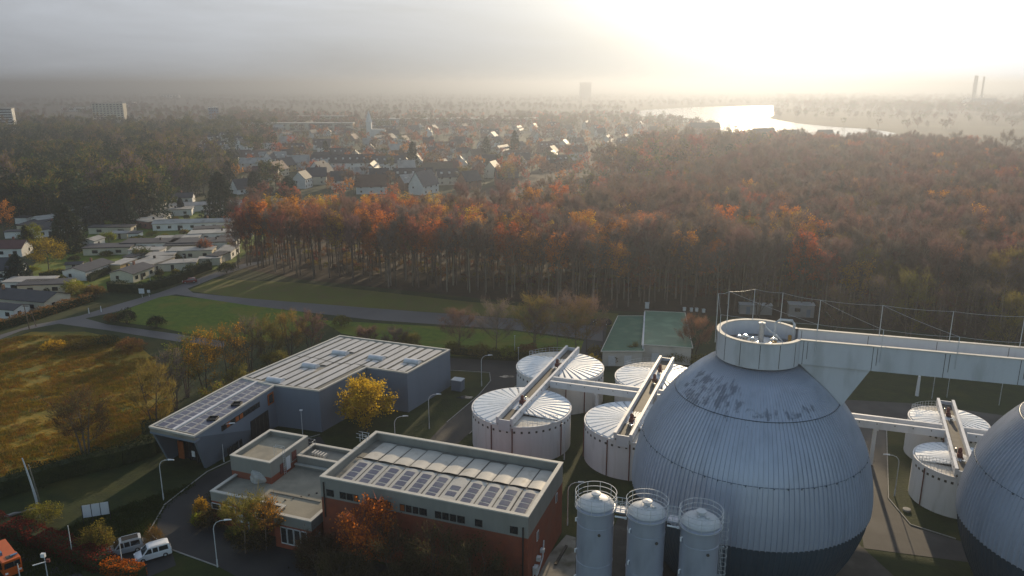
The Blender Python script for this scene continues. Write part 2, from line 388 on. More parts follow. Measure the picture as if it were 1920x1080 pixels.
cl = vadd(combine((.91, .985, 1.11), base), combine((1.0, .89, .66), glow))
ns = N('ShaderNodeVectorMath'); ns.operation = 'SCALE'; ns.inputs[3].default_value = .15; L(sky.outputs[0], ns.inputs[0])
cover = mth('MULTIPLY', rng_(sep.outputs['Y'], -.15, .5, .05, 1.0, True), rng_(sep.outputs['Z'], .35, .9, 1.0, .55, True))
mxw = N('ShaderNodeMix'); mxw.data_type = 'RGBA'; L(cover, mxw.inputs[0]); L(ns.outputs[0], mxw.inputs[6]); L(cl, mxw.inputs[7])
bg = N('ShaderNodeBackground'); bg.inputs[1].default_value = 1.0; L(mxw.outputs[2], bg.inputs[0])
wo = N('ShaderNodeOutputWorld'); L(bg.outputs[0], wo.inputs[0])
sc.view_settings.view_transform = 'Standard'; sc.view_settings.look = 'None'; sc.view_settings.gamma = 1; sc.view_settings.exposure = 0.48
sc.view_settings.use_curve_mapping = False
sc.render.engine = 'CYCLES'
sc.cycles.max_bounces = 5; sc.cycles.diffuse_bounces = 2; sc.cycles.glossy_bounces = 2; sc.cycles.transmission_bounces = 3; sc.cycles.volume_bounces = 0; sc.cycles.transparent_max_bounces = 6
sc.cycles.use_denoising = True
sc.cycles.sample_clamp_indirect = 4.0
HZ = 15000
mb = MB(); mb.box((0, HZ - 3000, (-2 + 86) / 2), (2 * HZ, 2 * HZ, 88))
hm = bpy.data.materials.new('haze_air'); nt, N, L = nodes(hm)
pv = N('ShaderNodeVolumePrincipled'); pv.inputs['Density'].default_value = .00052; pv.inputs['Color'].default_value = (.26, .292, .355, 1)
pv.inputs['Anisotropy'].default_value = .64; pv.inputs['Density Attribute'].default_value = ''
om = N('ShaderNodeOutputMaterial'); L(pv.outputs[0], om.inputs['Volume'])
hz = mb.build('haze', hm); hz['kind'] = 'stuff'; tag(hz, 'pale morning haze lying over the whole plain')

# ------------------------------------------------------------------ ground
A20 = R(-20.0)
mb = MB(); mb.face([(-14900, -2900, -.05), (14900, -2900, -.05), (14900, 26800, -.05), (-14900, 26800, -.05)])
gm = M['farland']
# near ground is turf, the far plain a patchwork: blended by distance in one material
nt = gm.node_tree; N = nt.nodes.new; L = nt.links.new
o = mb.build('ground', 'farland'); o['kind'] = 'structure'
sheet('near_ground', [(-210, 30), (260, 30), (330, 330), (-260, 430)], -.02, 'turf')
sheet('meadow', poly([(-160, 640), (0, 640), (60, 622), (160, 622), (250, 640), (310, 690), (330, 740), (300, 830), (190, 868), (90, 905), (-20, 925), (-300, 935)]), 0, 'meadow')
sheet('field', poly([(352, 545), (400, 523), (560, 530), (880, 566), (1160, 588), (1150, 612), (960, 596), (700, 578), (470, 562)]), 0, 'dug')
sheet('lawn', poly([(215, 588), (310, 553), (470, 568), (560, 582), (600, 600), (520, 640), (400, 635), (290, 612), (225, 604)]), 0, 'lawn')
sheet('verge', poly([(600, 600), (960, 620), (1100, 640), (1110, 668), (850, 668), (640, 625)]), 0, 'lawn')
sheet('wood_floor', [(-96, 258), (-68, 240), (-12, 218), (29, 204), (60, 198), (100, 186), (135, 172), (200, 160), (330, 150), (420, 700), (60, 700), (-60, 330), (-97, 330)], 0, 'woodfloor')
sheet('town_ground', [(-520, 430), (-165, 330), (-160, 240), (-100, 250), (-98, 330), (-60, 331), (60, 701), (250, 1000), (-700, 1000)], -.01, 'turf')
sheet('road', poly([(-60, 650), (0, 628), (60, 610), (150, 592), (215, 572), (300, 548), (350, 530), (398, 513), (440, 498), (520, 484), (530, 478), (538, 480), (470, 499), (400, 522), (352, 541), (362, 549),
      (470, 560), (700, 578), (960, 597), (1130, 612), (1130, 640), (960, 618), (700, 600), (470, 573), (330, 552), (300, 557), (228, 582), (160, 597), (200, 608), (330, 626), (420, 640), (420, 652), (330, 640), (200, 619), (110, 607), (40, 620), (0, 636), (-60, 660)]), .012, 'roadgrey')
sheet('garden_road', poly([(95, 400), (190, 375), (300, 372), (300, 379), (200, 385), (110, 410)]), .012, 'roadgrey')
sheet('yard', poly([(835, 671), (985, 678), (1130, 690), (1130, 705), (985, 697), (970, 718), (920, 770), (880, 812), (850, 840), (800, 830), (838, 790), (895, 742), (918, 715), (917, 697), (836, 692)]), .012, 'asphalt')
sheet('driveway', poly([(600, 818), (430, 868), (390, 887), (307, 950), (278, 1000), (318, 1030), (410, 1063), (470, 1095), (820, 1095), (640, 1030), (480, 985), (390, 932), (440, 896), (610, 832)]), .012, 'asphalt')
sheet('parking', poly([(200, 1045), (240, 1005), (300, 1010), (322, 1032), (330, 1060), (260, 1090)]), .008, 'asphalt')
sheet('street', poly([(-60, 1030), (60, 1040), (128, 1052), (175, 1100), (-60, 1110)]), .012, 'asphalt')
sheet('plant_road', poly([(1560, 748), (1720, 757), (1980, 792), (1980, 815), (1760, 790), (1662, 795), (1664, 935), (1705, 985), (1790, 1012), (1860, 1030), (1860, 1060), (1620, 1028), (1600, 900), (1590, 790), (1545, 775)]), .012, 'asphalt_worn')
sheet('concrete_apron', [(4.5, 58), (9.8, 94.5), (14.5, 97), (17, 104), (44, 108), (50, 76), (46, 70), (40, 58)], .016, 'slab')
sheet('pale_slab', poly([(1062, 1003), (1080, 1008), (1078, 1100), (985, 1100), (1012, 1060)]), .024, 'slab_pale')
for k_, (u, v, a_) in enumerate(((952, 706, 0.), (1092, 716, .4), (872, 745, .9), (1380, 436, 0))):
    if k_ == 3: continue
    x, y = G(u, v); sheet('puddle', [(x + (1.5 + .4 * math.sin(i * 2.3)) * math.cos(i * .52), y + (.8 + .25 * math.cos(i * 1.7)) * math.sin(i * .52)) for i in range(12)], .02, 'puddle')
sheet('bare_soil', [(43, 84.9), (58, 81.3), (62, 70), (44, 66)], .022, 'soil')
sheet('forecourt', poly([(1108, 598), (1140, 600), (1130, 668), (1085, 668)]), .008, 'asphalt')
kb = MB()
for pts in ([(307, 950), (278, 1000), (318, 1030), (410, 1063)], [(600, 815), (430, 865), (388, 885), (307, 948)], [(838, 792), (897, 742), (920, 714), (918, 699), (836, 694)], [(1662, 797), (1666, 935), (1707, 984), (1792, 1011)], [(880, 814), (922, 771), (972, 719)]):
    P = poly(pts)
    for a, b in zip(P, P[1:]):
        d = math.dist(a, b); kb.box(((a[0] + b[0]) / 2, (a[1] + b[1]) / 2, .06), (d, .14, .12), math.atan2(b[1] - a[1], b[0] - a[0]))
o = kb.build('kerb', 'kerb'); o['kind'] = 'structure'
# lake
wm = bpy.data.materials.new('lake_water'); nt, N, L = nodes(wm)
b = N('ShaderNodeBsdfPrincipled'); b.inputs['Base Color'].default_value = (.03, .035, .035, 1); b.inputs['Roughness'].default_value = .12; b.inputs['IOR'].default_value = 1.333
g = N('ShaderNodeNewGeometry'); n1 = N('ShaderNodeTexNoise'); n1.inputs['Scale'].default_value = .15; n1.inputs['Detail'].default_value = 4; L(g.outputs['Position'], n1.inputs['Vector'])
bp = N('ShaderNodeBump'); bp.inputs['Strength'].default_value = .25; bp.inputs['Distance'].default_value = .6; L(n1.outputs['Fac'], bp.inputs['Height']); L(bp.outputs[0], b.inputs['Normal'])
om = N('ShaderNodeOutputMaterial'); L(b.outputs[0], om.inputs[0])
sheet('lake', poly([(1172, 211), (1215, 206), (1300, 201), (1450, 197.5), (1452, 216), (1440, 222), (1500, 232), (1560, 238), (1640, 243), (1680, 250), (1640, 262), (1540, 262), (1480, 258), (1400, 252), (1330, 240), (1270, 226), (1215, 219)]), .1, wm)

# ================================================================== digesters
EGG1 = (30.2, 89.7); WALK_A = R(-17.0); EGG2 = (EGG1[0] + 38.9 * math.cos(WALK_A), EGG1[1] + 38.9 * math.sin(WALK_A))
PROF = [(0, 10.3), (2, 11.7), (5, 13.2), (8, 14.2), (10, 14.47), (11.5, 14.5), (14, 14.2), (17.35, 13.38), (19.5, 12.4), (21.5, 11.2), (23.45, 9.7), (25.0, 8.3), (26.0, 7.2), (26.9, 6.0), (27.7, 4.7)]
def prof_at(z):
    for (a, ra), (b, rb) in zip(PROF, PROF[1:]):
        if z <= b: return ra + (rb - ra) * (z - a) / (b - a)
    return PROF[-1][1]
def smooth_r(z): return (prof_at(z - .9) + prof_at(z) * 2 + prof_at(z + .9)) / 4 if .9 < z < 26.6 else prof_at(z)
def corr(mb, z0, z1, ribs, n, amp, off=0.0, mi=0):
    rows = []
    for i in range(n + 1):
        z = z0 + (z1 - z0) * i / n; r = smooth_r(z) + off; row = []
        for k in range(ribs):
            a = 2 * math.pi * k / ribs; da = 2 * math.pi / ribs
            for fr, hgt in ((0, 0), (.74, 0), (.80, amp), (.93, amp)):
                row.append(((r + hgt) * math.cos(a + fr * da), (r + hgt) * math.sin(a + fr * da), z))
        rows.append(row)
    mb.grid(rows, True, mi)
def mast(mb, x, y, z0, z1): mb.tube([(x, y, z0), (x, y, z1)], .05, 5, 0, True, .04)
def wire(mb, a, b, sag):
    a, b = Vector(a), Vector(b)
    mb.tube([a.lerp(b, t) - Vector((0, 0, sag * 4 * t * (1 - t))) for t in [i / 8 for i in range(9)]], .016, 3, 0, False)
egg = thing('egg_digester', 'tall blue-grey egg-shaped digester with dark stain streaks under its round white platform', 'digester', (*EGG1, 0), 0, 'egg digesters')
m1 = MB(); corr(m1, 10.1, 23.4, 150, 30, .19); m1.build('shell', 'shell', egg)
m1 = MB(); corr(m1, 23.45, 27.7, 150, 14, .13, .0); m1.build('upper_cone', 'shell', egg)
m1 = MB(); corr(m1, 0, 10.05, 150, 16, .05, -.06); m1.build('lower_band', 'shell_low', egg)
m1 = MB(); m1.ringbar(smooth_r(23.45) + .10, 23.45, .045, 72); m1.ringbar(smooth_r(17.3) + .15, 17.3, .03, 90)
o = m1.build('seam_ring', 'shell_low', egg)
m1 = MB()
for k in range(56):
    a = 2 * math.pi * k / 56; r = smooth_r(17.3) + .18; m1.box((r * math.cos(a), r * math.sin(a), 17.22), (.10, .10, .18), a)
pieces(m1, 'seam_clip', 'shell_low', egg)
# platform ring: parapet, deck and machinery
pf = thing('platform', None, None); pf.parent = egg
gap = .46
m1 = MB(); m1.lathe([(4.7, 27.9), (5.05, 27.9), (5.05, 31.0), (4.7, 31.0), (4.7, 29.2)], 56, a0=WALK_A + gap, a1=WALK_A + 2 * math.pi - gap); m1.build('parapet', 'white_paint', pf)
m1 = MB(); m1.lathe([(5.13, 31.0), (5.13, 31.12), (4.63, 31.12), (4.63, 31.0), (5.13, 31.0)], 56, a0=WALK_A + gap, a1=WALK_A + 2 * math.pi - gap); m1.build('coping', 'deck_pale', pf)
m1 = MB(); m1.lathe([(4.71, 27.95), (4.71, 29.0), (0.01, 29.05)], 48); m1.build('deck', 'shell', pf)
m1 = MB()
for k in range(12):
    a = WALK_A + gap + .2 + k * (2 * math.pi - 2 * gap - .4) / 11
    m1.box((5.055 * math.cos(a), 5.055 * math.sin(a), 29.45), (.03, .06, 2.9), a)
pieces(m1, 'panel_joint', 'hatch_dark', pf)
m1 = MB(); m1.lathe([(3.2, 29.05), (3.1, 29.45), (2.4, 29.62), (1.1, 29.75), (0.01, 29.8)], 36); m1.build('manhole_dome', 'galv', pf)
m1 = MB()
for x, y, r, hh in ((-1.6, .5, .32, 1.0), (-2.2, .9, .25, .8), (-.6, -1.4, .35, .7), (.9, -1.5, .3, .6), (1.7, -.2, .35, .8), (-1.0, -.4, .22, .9), (2.2, .8, .25, .9)):
    m1.lathe([(r, 29.4), (r, 29.5 + hh * .6), (r * 1.35, 29.5 + hh * .62), (r * 1.35, 29.5 + hh * .8), (r * .5, 29.5 + hh), (.01, 29.5 + hh)], 12, (x, y, 0))
pieces(m1, 'valve', 'pipe_bright', pf, smooth=True)
m1 = MB(); m1.lathe([(.32, 29.6), (.32, 32.0), (.4, 32.05), (.4, 32.2), (.01, 32.3)], 12, (.1, -.2, 0)); m1.build('gas_dome', 'steel', pf, smooth=True)
m1 = MB(); m1.tube([(.2, -.2, 32.0), (1.2, -.4, 31.1), (2.5, -.5, 30.1), (2.7, -.5, 29.5)], .11, 6); m1.tube([(2.4, 1.6, 29.2), (2.4, 1.6, 31.7), (2.9, 1.7, 32.0), (4.3, 1.3, 32.0), (4.5, 1.1, 31.6), (4.5, 1.1, 29.3)], .16, 6)
m1.tube([(-1.6, .5, 30.3), (-.4, .1, 30.2), (.1, -.2, 30.6)], .09, 6); m1.tube([(-3.6, 1.8, 29), (-3.6, 1.8, 32.2)], .05, 5)
pieces(m1, 'pipework', 'galv', pf, smooth=True)
m1 = MB(); m1.box((1.5, -1.0, 29.95), (.5, .3, .35)); m1.box((.2, -1.9, 29.9), (.3, .3, .3)); m1.box((3.9, .6, 29.9), (.35, .35, .9)); pieces(m1, 'motor', 'brass', pf, bevel=.04)
egg2 = dup(egg, (*EGG2, 0), 0, 'blue-grey egg-shaped digester cut off by the edge beside the small pleated tanks')
for ch in egg2.children:
    if ch.name.startswith('platform'): ch.rotation_euler = (0, 0, math.pi)

# high walkway between the digesters (local x runs along it from the first digester)
wk = thing('high_walkway', 'long white box walkway high in the air leading off the egg digester platform', 'walkway', (*EGG1, 0), WALK_A)
X0, X1, HW = 4.5, 34.2, 2.2
m1 = MB(); m1.box(((X0 + X1) / 2, 0, 28.4), (X1 - X0, 2 * HW - .34, .5)); m1.build('deck', 'deck_pale', wk)
for s in (-1, 1):
    m1 = MB(); m1.box(((X0 + X1) / 2, s * HW, 29.6), (X1 - X0, .28, 2.9)); m1.build('parapet', 'white_paint', wk)
    m1 = MB(); m1.box(((X0 + X1) / 2, s * HW, 31.11), (X1 - X0, .46, .12)); m1.build('coping', 'deck_pale', wk)
m1 = MB()
for x in (4.9, 12.4, 19.8, 27.2):
    m1.box((x, -HW - .14, 29.6), (.06, .03, 2.88)); m1.box((x + .45, -HW - .15, 29.9), (.05, .05, 2.1))
    m1.box((x, HW - .14, 30.2), (.06, .03, 1.5))
pieces(m1, 'panel_joint', 'hatch_dark', wk)
m1 = MB(); w2 = 2.05
A_ = [(4.6, 28.14), (12.4, 28.14), (9.75, 23.35), (8.0, 25.2)]
m1.grid([[(x, -w2, z) for x, z in A_], [(x, w2, z) for x, z in A_]], True); m1.face([(x, -w2, z) for x, z in A_]); m1.face([(x, w2, z) for x, z in A_[::-1]])
m1.build('bracket', 'white_paint', wk)
m1 = MB()
for x in (6.5, 8.2, 10.3, 11.5):
    m1.tube([(x, .8, 28.6), (x, .8, 29.7), (x + .9, .6, 29.9)], .12, 6); m1.box((x + .5, -.6, 29.2), (.7, .5, 1.0), .2)
m1.tube([(5, 1.4, 29.3), (13, 1.4, 29.3), (34, 1.5, 29.1)], .14, 6); m1.tube([(5, 1.0, 29.1), (34, 1.05, 28.95)], .10, 6)
pieces(m1, 'pipework', 'galv', wk, smooth=True)
m1 = MB(); m1.box((10.6, .2, 29.3), (.5, .5, .9)); m1.box((6.9, -.9, 29.2), (.4, .4, .8)); pieces(m1, 'motor', 'brass', wk, bevel=.04)
def local_walk(x, y, z): return (x, y, z)
hi_m, lo_m = [], []
for x, s, z1 in ((6.7, 1, 34.9), (13.6, 1, 34.8), (21.1, 1, 34.7), (28.3, 1, 34.7), (6.2, -1, 33.2), (13.2, -1, 33.2), (20.9, -1, 33.1), (28.1, -1, 33.1)):
    mm = MB(); mast(mm, x, s * 2.4, 29.3, z1); mm.build('mast', 'galv', wk); (hi_m if s > 0 else lo_m).append((x, s * 2.4, z1))
ring_m = []
for ad, z1 in ((100, 35.0), (140, 34.9), (176, 35.3), (206, 33.4), (62, 34.9)):
    a = R(ad); mm = MB(); mast(mm, 5.22 * math.cos(a), 5.22 * math.sin(a), 29, z1); mm.build('mast', 'galv', wk); ring_m.append((5.22 * math.cos(a), 5.22 * math.sin(a), z1))
for p, q in list(zip(hi_m, hi_m[1:])) + list(zip(lo_m, lo_m[1:])) + [(ring_m[4], hi_m[0]), (ring_m[0], ring_m[4]), (ring_m[0], ring_m[1]), (ring_m[1], ring_m[2]), (ring_m[2], ring_m[3]), (hi_m[0], lo_m[1]), (hi_m[1], lo_m[2]), (ring_m[1], lo_m[0]), (ring_m[3], lo_m[0]), (hi_m[3], (35, 2.4, 34.6)), (lo_m[3], (35, -2.4, 33.0))]:
    mm = MB(); wire(mm, p, q, .14); mm.build('guard_wire', 'galv', wk)

# ================================================================== storage tanks
def tank(c, r, rot, label, flat, pipes, h=6.3, folds=34, chord=.42):
    """flat = (x side, y side) of the flat inspection deck, local frame, y along the bridge."""
    t = thing('storage_tank', label, 'tank', (c[0], c[1], 0), rot, 'pleated-roof storage tanks')
    mb = MB(); mb.lathe([(r, 0), (r, h), (r + .09, h + .02), (r + .09, h + .26), (r - .14, h + .26), (r - .14, h - .1)], 72); mb.build('wall', 'tank_wall', t)
    mb = MB(); cy = chord * r * flat[1]; amp = .26
    def rend(a):
        x, y = math.cos(a), math.sin(a)
        if flat[0] and x * flat[0] > 0 and y * flat[1] > 0 and abs(y) * (r - .2) > chord * r:
            return chord * r / abs(y)
        return r - .2
    for k in range(folds):
        a = 2 * math.pi * k / folds; d = 2 * math.pi / folds
        c1, c2, c3, c4 = a + d * .08, a + d * .74, a + d * .84, a + d
        def pt(an, f, up):
            rr = .35 + (rend(an) - .35) * f; q = rr / r
            return (rr * math.cos(an), rr * math.sin(an), h + .12 + .8 * (1 - q) + up * amp * min(1, q * 1.25))
        for f0, f1 in ((0, .35), (.35, .7), (.7, 1)):
            for p0_, p1_, u0, u1, mi_ in ((a, c1, 0, 1, 0), (c1, c2, 1, .8, 0), (c2, c3, .8, 0, 0), (c3, c4, 0, 0, 1)):
                mb.face([pt(p0_, f0, u0), pt(p0_, f1, u0), pt(p1_, f1, u1), pt(p1_, f0, u1)], mi_)
        mb.face([pt(a, 1, 0), pt(c3, 1, 0), pt(c2, 1, .8), pt(c1, 1, 1)])
    mb.build('pleated_cover', ['tank_roof', 'valley_dirt_shade'], t)
    mb = MB(); mb.lathe([(r - .5, h + .1), (r - .12, h + .1)], 60); mb.build('gutter', 'hatch_dark', t)
    if flat[0]:
        mb = MB(); pts = []; a0 = math.asin(chord)
        for i in range(15):
            a = a0 + (math.pi / 2 - a0) * i / 14; pts.append(((r - .16) * math.cos(a) * flat[0], (r - .16) * math.sin(a) * flat[1]))
        pts.append((0, chord * r * flat[1]))
        mb.prism(pts, h + .02, h + .22); mb.build('deck', 'deck_pale', t)
        mb = MB(); rails = []
        for i in range(10): rails.append((flat[0] * (1.5 + i * (r * .9 - 1.5) / 9), cy * 1.03))
        arc = [((r - .1) * math.cos(a0 + (math.pi / 2 - a0) * i / 12) * flat[0], (r - .1) * math.sin(a0 + (math.pi / 2 - a0) * i / 12) * flat[1]) for i in range(12)]
        for path in (rails, arc):
            for zz in (.75, 1.25): mb.tube([(x, y, h + zz) for x, y in path], .025, 4)
            for x, y in path: mb.tube([(x, y, h + .2), (x, y, h + 1.25)], .025, 4)
        mb.build('railing', 'galv', t)
    mb = MB(); mb.box((0, 0, 0), (.06, .34, .36)); first = None
    npt = 44
    for k in range(npt):
        a = 2 * math.pi * (k + .5) / npt
        wa = (a + rot) % (2 * math.pi)
        if not (R(170) < wa < R(370)): continue
        if first is None: o = first = mb.build('porthole', 'hatch_dark', t)
        else: o = first.copy(); COL.objects.link(o)
        o.location = ((r + .02) * math.cos(a), (r + .02) * math.sin(a), h - .75); o.rotation_euler = (0, 0, a)
    for k, a in enumerate(pipes):
        a = R(a); mb = MB(); mb.tube([((r + .12) * math.cos(a), (r + .12) * math.sin(a), .1), ((r + .12) * math.cos(a), (r + .12) * math.sin(a), h - .1)], .09, 6); mb.build('downpipe', 'rust_red', t)
    return t
BR = R(69.0); TR = BR - math.pi / 2
tank((1.65, 123.7), 8.5, TR, 'white round tank with pleated roof standing right behind the brick hall', (1, -1), (-105, -80, -170, -20))
tank((9.45, 143.2), 8.55, TR, 'white pleated-roof tank farthest back beside the green-roofed sheds, bridge over its top', (-1, 1), (-40, -65))
tank((20.1, 117.6), 8.1, TR, 'white pleated-roof tank half hidden behind the blue egg digester', (1, -1), (-108, -82, -160))
tank((27.8, 137.3), 8.2, TR, 'white pleated-roof tank at the back just behind the egg digester shoulder', (-1, 1), (-60,))
tank((66.1, 104.1), 6.05, R(66 - 90), 'small white pleated tank in front between the two digesters', (-1, -1), (-140, -85), 6.1, 30)
tank((72.2, 118.2), 5.95, R(66 - 90), 'small white pleated tank behind the cross bridge between the two digesters', (-1, 1), (-100,), 6.1, 30)
def bridge(name, label, p, q, z0, wdt, parap=1.25, ends=True, pumps=(), cols=()):
    d = math.dist(p, q); a = math.atan2(q[1] - p[1], q[0] - p[0])
    t = thing(name, label, 'walkway', (p[0], p[1], 0), a, 'tank bridges')
    mb = MB(); mb.box((d / 2, 0, z0 + .15), (d, wdt - .5, .3)); mb.build('deck', 'hatch_dark' if pumps else 'deck_pale', t)
    for s in (-1, 1):
        mb = MB(); mb.box((d / 2, s * (wdt / 2 - .22), z0 + parap / 2), (d, .44, parap)); mb.build('parapet', 'white_paint', t)
    if ends:
        for x in (.1, d - .1):
            mb = MB(); mb.box((x, 0, z0 - .05), (.24, wdt - .46 - .44, 1.9)); mb.build('end_wall', 'white_paint', t)
    for x in pumps:
        mb = MB(); mb.box((x, .1, z0 + .75), (.9, .7, .6)); mb.lathe([(.3, 0), (.3, .9), (.2, 1.1), (.01, 1.15)], 10, (x + .2, .1, z0 + .7)); mb.tube([(x - .9, -.3, z0 + .5), (x, 0, z0 + .8), (x + 1.2, -.2, z0 + .5)], .13, 6); mb.build('pump', 'rust_red', t, bevel=.05)
        mb = MB(); mb.lathe([(.22, 0), (.22, .5), (.01, .55)], 10, (x - 1.9, -.2, z0 + .3)); mb.lathe([(.15, 0), (.15, .4), (.01, .45)], 8, (x + 2.4, .3, z0 + .3)); pieces(mb, 'vent', 'pipe_bright', t)
    for x in cols:
        mb = MB(); mb.box((x, 0, z0 / 2), (.55, .55, z0)); mb.box((x, 0, z0 - .2), (.7, wdt - .3, .36)); mb.build('column', 'white_paint', t)
    mb = MB()
    for i in range(int(d / 2.6)):
        for s in (-1, 1): mb.box((1.2 + i * 2.6, s * (wdt / 2 + .015), z0 + parap - .35), (.12, .06, .22))
    pieces(mb, 'bracket', 'hatch_dark', t)
    return t
e2 = (math.cos(BR), math.sin(BR)); ZB = 6.75
bridge('tank_bridge', 'white trough bridge running over the two tanks nearest the brick hall', (1.65 - 8.75 * e2[0] + .2, 123.7 - 8.75 * e2[1]), (9.45 + 8.6 * e2[0], 143.2 + 8.6 * e2[1]), ZB, 2.9, pumps=(8.5, 28.0))
bridge('tank_bridge', 'white trough bridge over the two tanks tucked behind the egg digester', (20.1 - 8.4 * e2[0], 117.6 - 8.4 * e2[1]), (27.8 + 8.3 * e2[0], 137.3 + 8.3 * e2[1]), ZB, 2.9, pumps=(6.5, 25.5, 31))
e3 = (math.cos(R(67)), math.sin(R(67)))
bridge('tank_bridge', 'narrow white trough bridge over the two small tanks between the digesters', (66.1 - 6.2 * e3[0], 104.1 - 6.2 * e3[1]), (72.2 + 6.05 * e3[0], 118.2 + 6.05 * e3[1]), ZB - .15, 2.7, pumps=(6, 22))
def on_bridge(a, b, t): return (a[0] + (b[0] - a[0]) * t, a[1] + (b[1] - a[1]) * t)
P1 = (6.1 + 1.25, 133.3 - .5); P2 = (22.8, 127.4)
bridge('cross_bridge', 'white beam bridge on a square column joining the two rows of left tanks', P1, P2, ZB + .02, 2.6, ends=False, cols=(8.5,))
bridge('cross_bridge', 'white beam bridge passing behind the egg digester to the small tanks', (25.6, 126.5), (67.9, 112.1), ZB + .02, 2.6, ends=False, cols=(14, 35))
bridge('cross_bridge', 'short white beam bridge running from the small tanks behind the cut-off digester', (70.8, 111.0), (91, 103.2), ZB + .02, 2.6, ends=False, cols=(14,))

# ================================================================== silos
silo = thing('storage_silo', 'blue-grey steel silo nearest the brick hall, first of three in a row', 'silo', (8.8, 72.8, 0), 0, 'steel silos')
sr, sh = 1.93, 17.6
m1 = MB(); m1.lathe([(sr, 0), (sr, 6), (sr + .03, 6.02), (sr + .03, 6.1), (sr, 6.12), (sr, 11), (sr + .03, 11.02), (sr + .03, 11.1), (sr, 11.12), (sr, 15.4), (sr + .03, 15.42), (sr + .03, 15.5), (sr, 15.52), (sr, sh - .45), (sr + .13, sh - .42), (sr + .13, sh - .28), (sr, sh - .25), (sr, sh)], 56); m1.build('body', 'silo_skin', silo, smooth=True)
m1 = MB(); m1.lathe([(sr, sh), (sr * .93, sh + .22), (sr * .7, sh + .52), (sr * .4, sh + .70), (.01, sh + .75)], 48); m1.build('dome', 'galv', silo, smooth=True)
m1 = MB(); m1.lathe([(.34, sh + .6), (.34, sh + 1.0), (.5, sh + 1.02), (.5, sh + 1.18), (.01, sh + 1.26)], 20); m1.box((.4, -.7, sh + .72), (.35, .3, .3)); m1.box((-.45, -.5, sh + .75), (.25, .25, .3)); m1.build('vent_cap', 'galv', silo)
m1 = MB()
for z in (sh - .3, sh + .25, sh + .8, sh + 1.35): m1.ringbar(sr + .22, z, .035, 44)
for k in range(10):
    a = 2 * math.pi * k / 10; m1.tube([((sr + .22) * math.cos(a), (sr + .22) * math.sin(a), sh - .35), ((sr + .22) * math.cos(a), (sr + .22) * math.sin(a), sh + 1.35)], .028, 5)
m1.build('railing', 'galv', silo)
for zz in (sh - 1.5, sh - 5.2, sh - 8.4):
    m1 = MB(); m1.tube([(-sr, -.3, zz), (-sr - .16, -.35, zz - .05), (-sr - .16, -.35, zz - .42)], .09, 6); m1.build('lamp', 'lamp_glass', silo)
m1 = MB(); m1.lathe([(.16, 0), (.16, .1), (.01, .1)], 12); o = m1.build('porthole', 'hatch_dark', silo, loc=(.2, -sr - .02, sh - 2.6)); o.rotation_euler = (R(90), 0, 0)
dup(silo, (13.9, 71.2, 0), .3, 'middle of the three blue-grey steel silos in front of the digester')
s3 = dup(silo, (19.0, 69.3, 0), .1, 'blue-grey steel silo with the caged ladder on its side, last of three')
m1 = MB()
for s in (-.25, .25): m1.tube([(sr + .35, s, 0), (sr + .35, s, sh + .9)], .035, 5)
for i in range(58): m1.tube([(sr + .35, -.25, .4 + i * .3), (sr + .35, .25, .4 + i * .3)], .02, 4)
for i in range(16): m1.ringbar(.40, 2.5 + i, .022, 12, (sr + .62, 0, 0), 0, R(-140), R(140), 4)
for k in (-70, 0, 70): m1.tube([(sr + .62 + .40 * math.cos(R(k)), .40 * math.sin(R(k)), 2.4), (sr + .62 + .40 * math.cos(R(k)), .40 * math.sin(R(k)), sh + .9)], .02, 4)
m1.build('caged_ladder', 'galv', s3)
m1 = MB(); m1.tube([(sr - .1, -.6, 14.8), (sr + .3, -.9, 15.1)], .1, 6); m1.tube([(sr - .3, -.8, 11.8), (sr + .1, -1.2, 12.1)], .1, 6); m1.build('outlet', 'steel', s3)
for k, (p, q, lb) in enumerate((((8.8, 72.8), (13.9, 71.2), 'short railed catwalk between the first and middle silo'), ((13.9, 71.2), (19.0, 69.3), 'short railed catwalk between the middle silo and the laddered silo'))):
    a = math.atan2(q[1] - p[1], q[0] - p[0]); cx, cy = (p[0] + q[0]) / 2, (p[1] + q[1]) / 2; d = math.dist(p, q) - 2 * sr - .5
    t = thing('catwalk', lb, 'walkway', (cx, cy, 0), a, 'silo catwalks')
    m1 = MB(); m1.box((0, 0, sh - .35), (d, 1.2, .14)); m1.build('deck', 'silo_skin', t)
    for s in (-1, 1):
        m1 = MB()
        for z in (.15, .6, 1.05): m1.tube([(-d / 2 - .1, s * .55, sh - .3 + z), (d / 2 + .1, s * .55, sh - .3 + z)], .03, 5)
        for x in (-d / 2, 0, d / 2): m1.tube([(x, s * .55, sh - .35), (x, s * .55, sh + .75)], .03, 5)
        m1.build('railing', 'galv', t)
    m1 = MB(); m1.tube([(-.5, -.75, sh - .75), (.5, -.75, sh - .75)], .1, 6); m1.tube([(.5, -.75, sh - .75), (.72, -.75, sh - .75)], .16, 6); m1.build('lamp', 'lamp_glass', t)

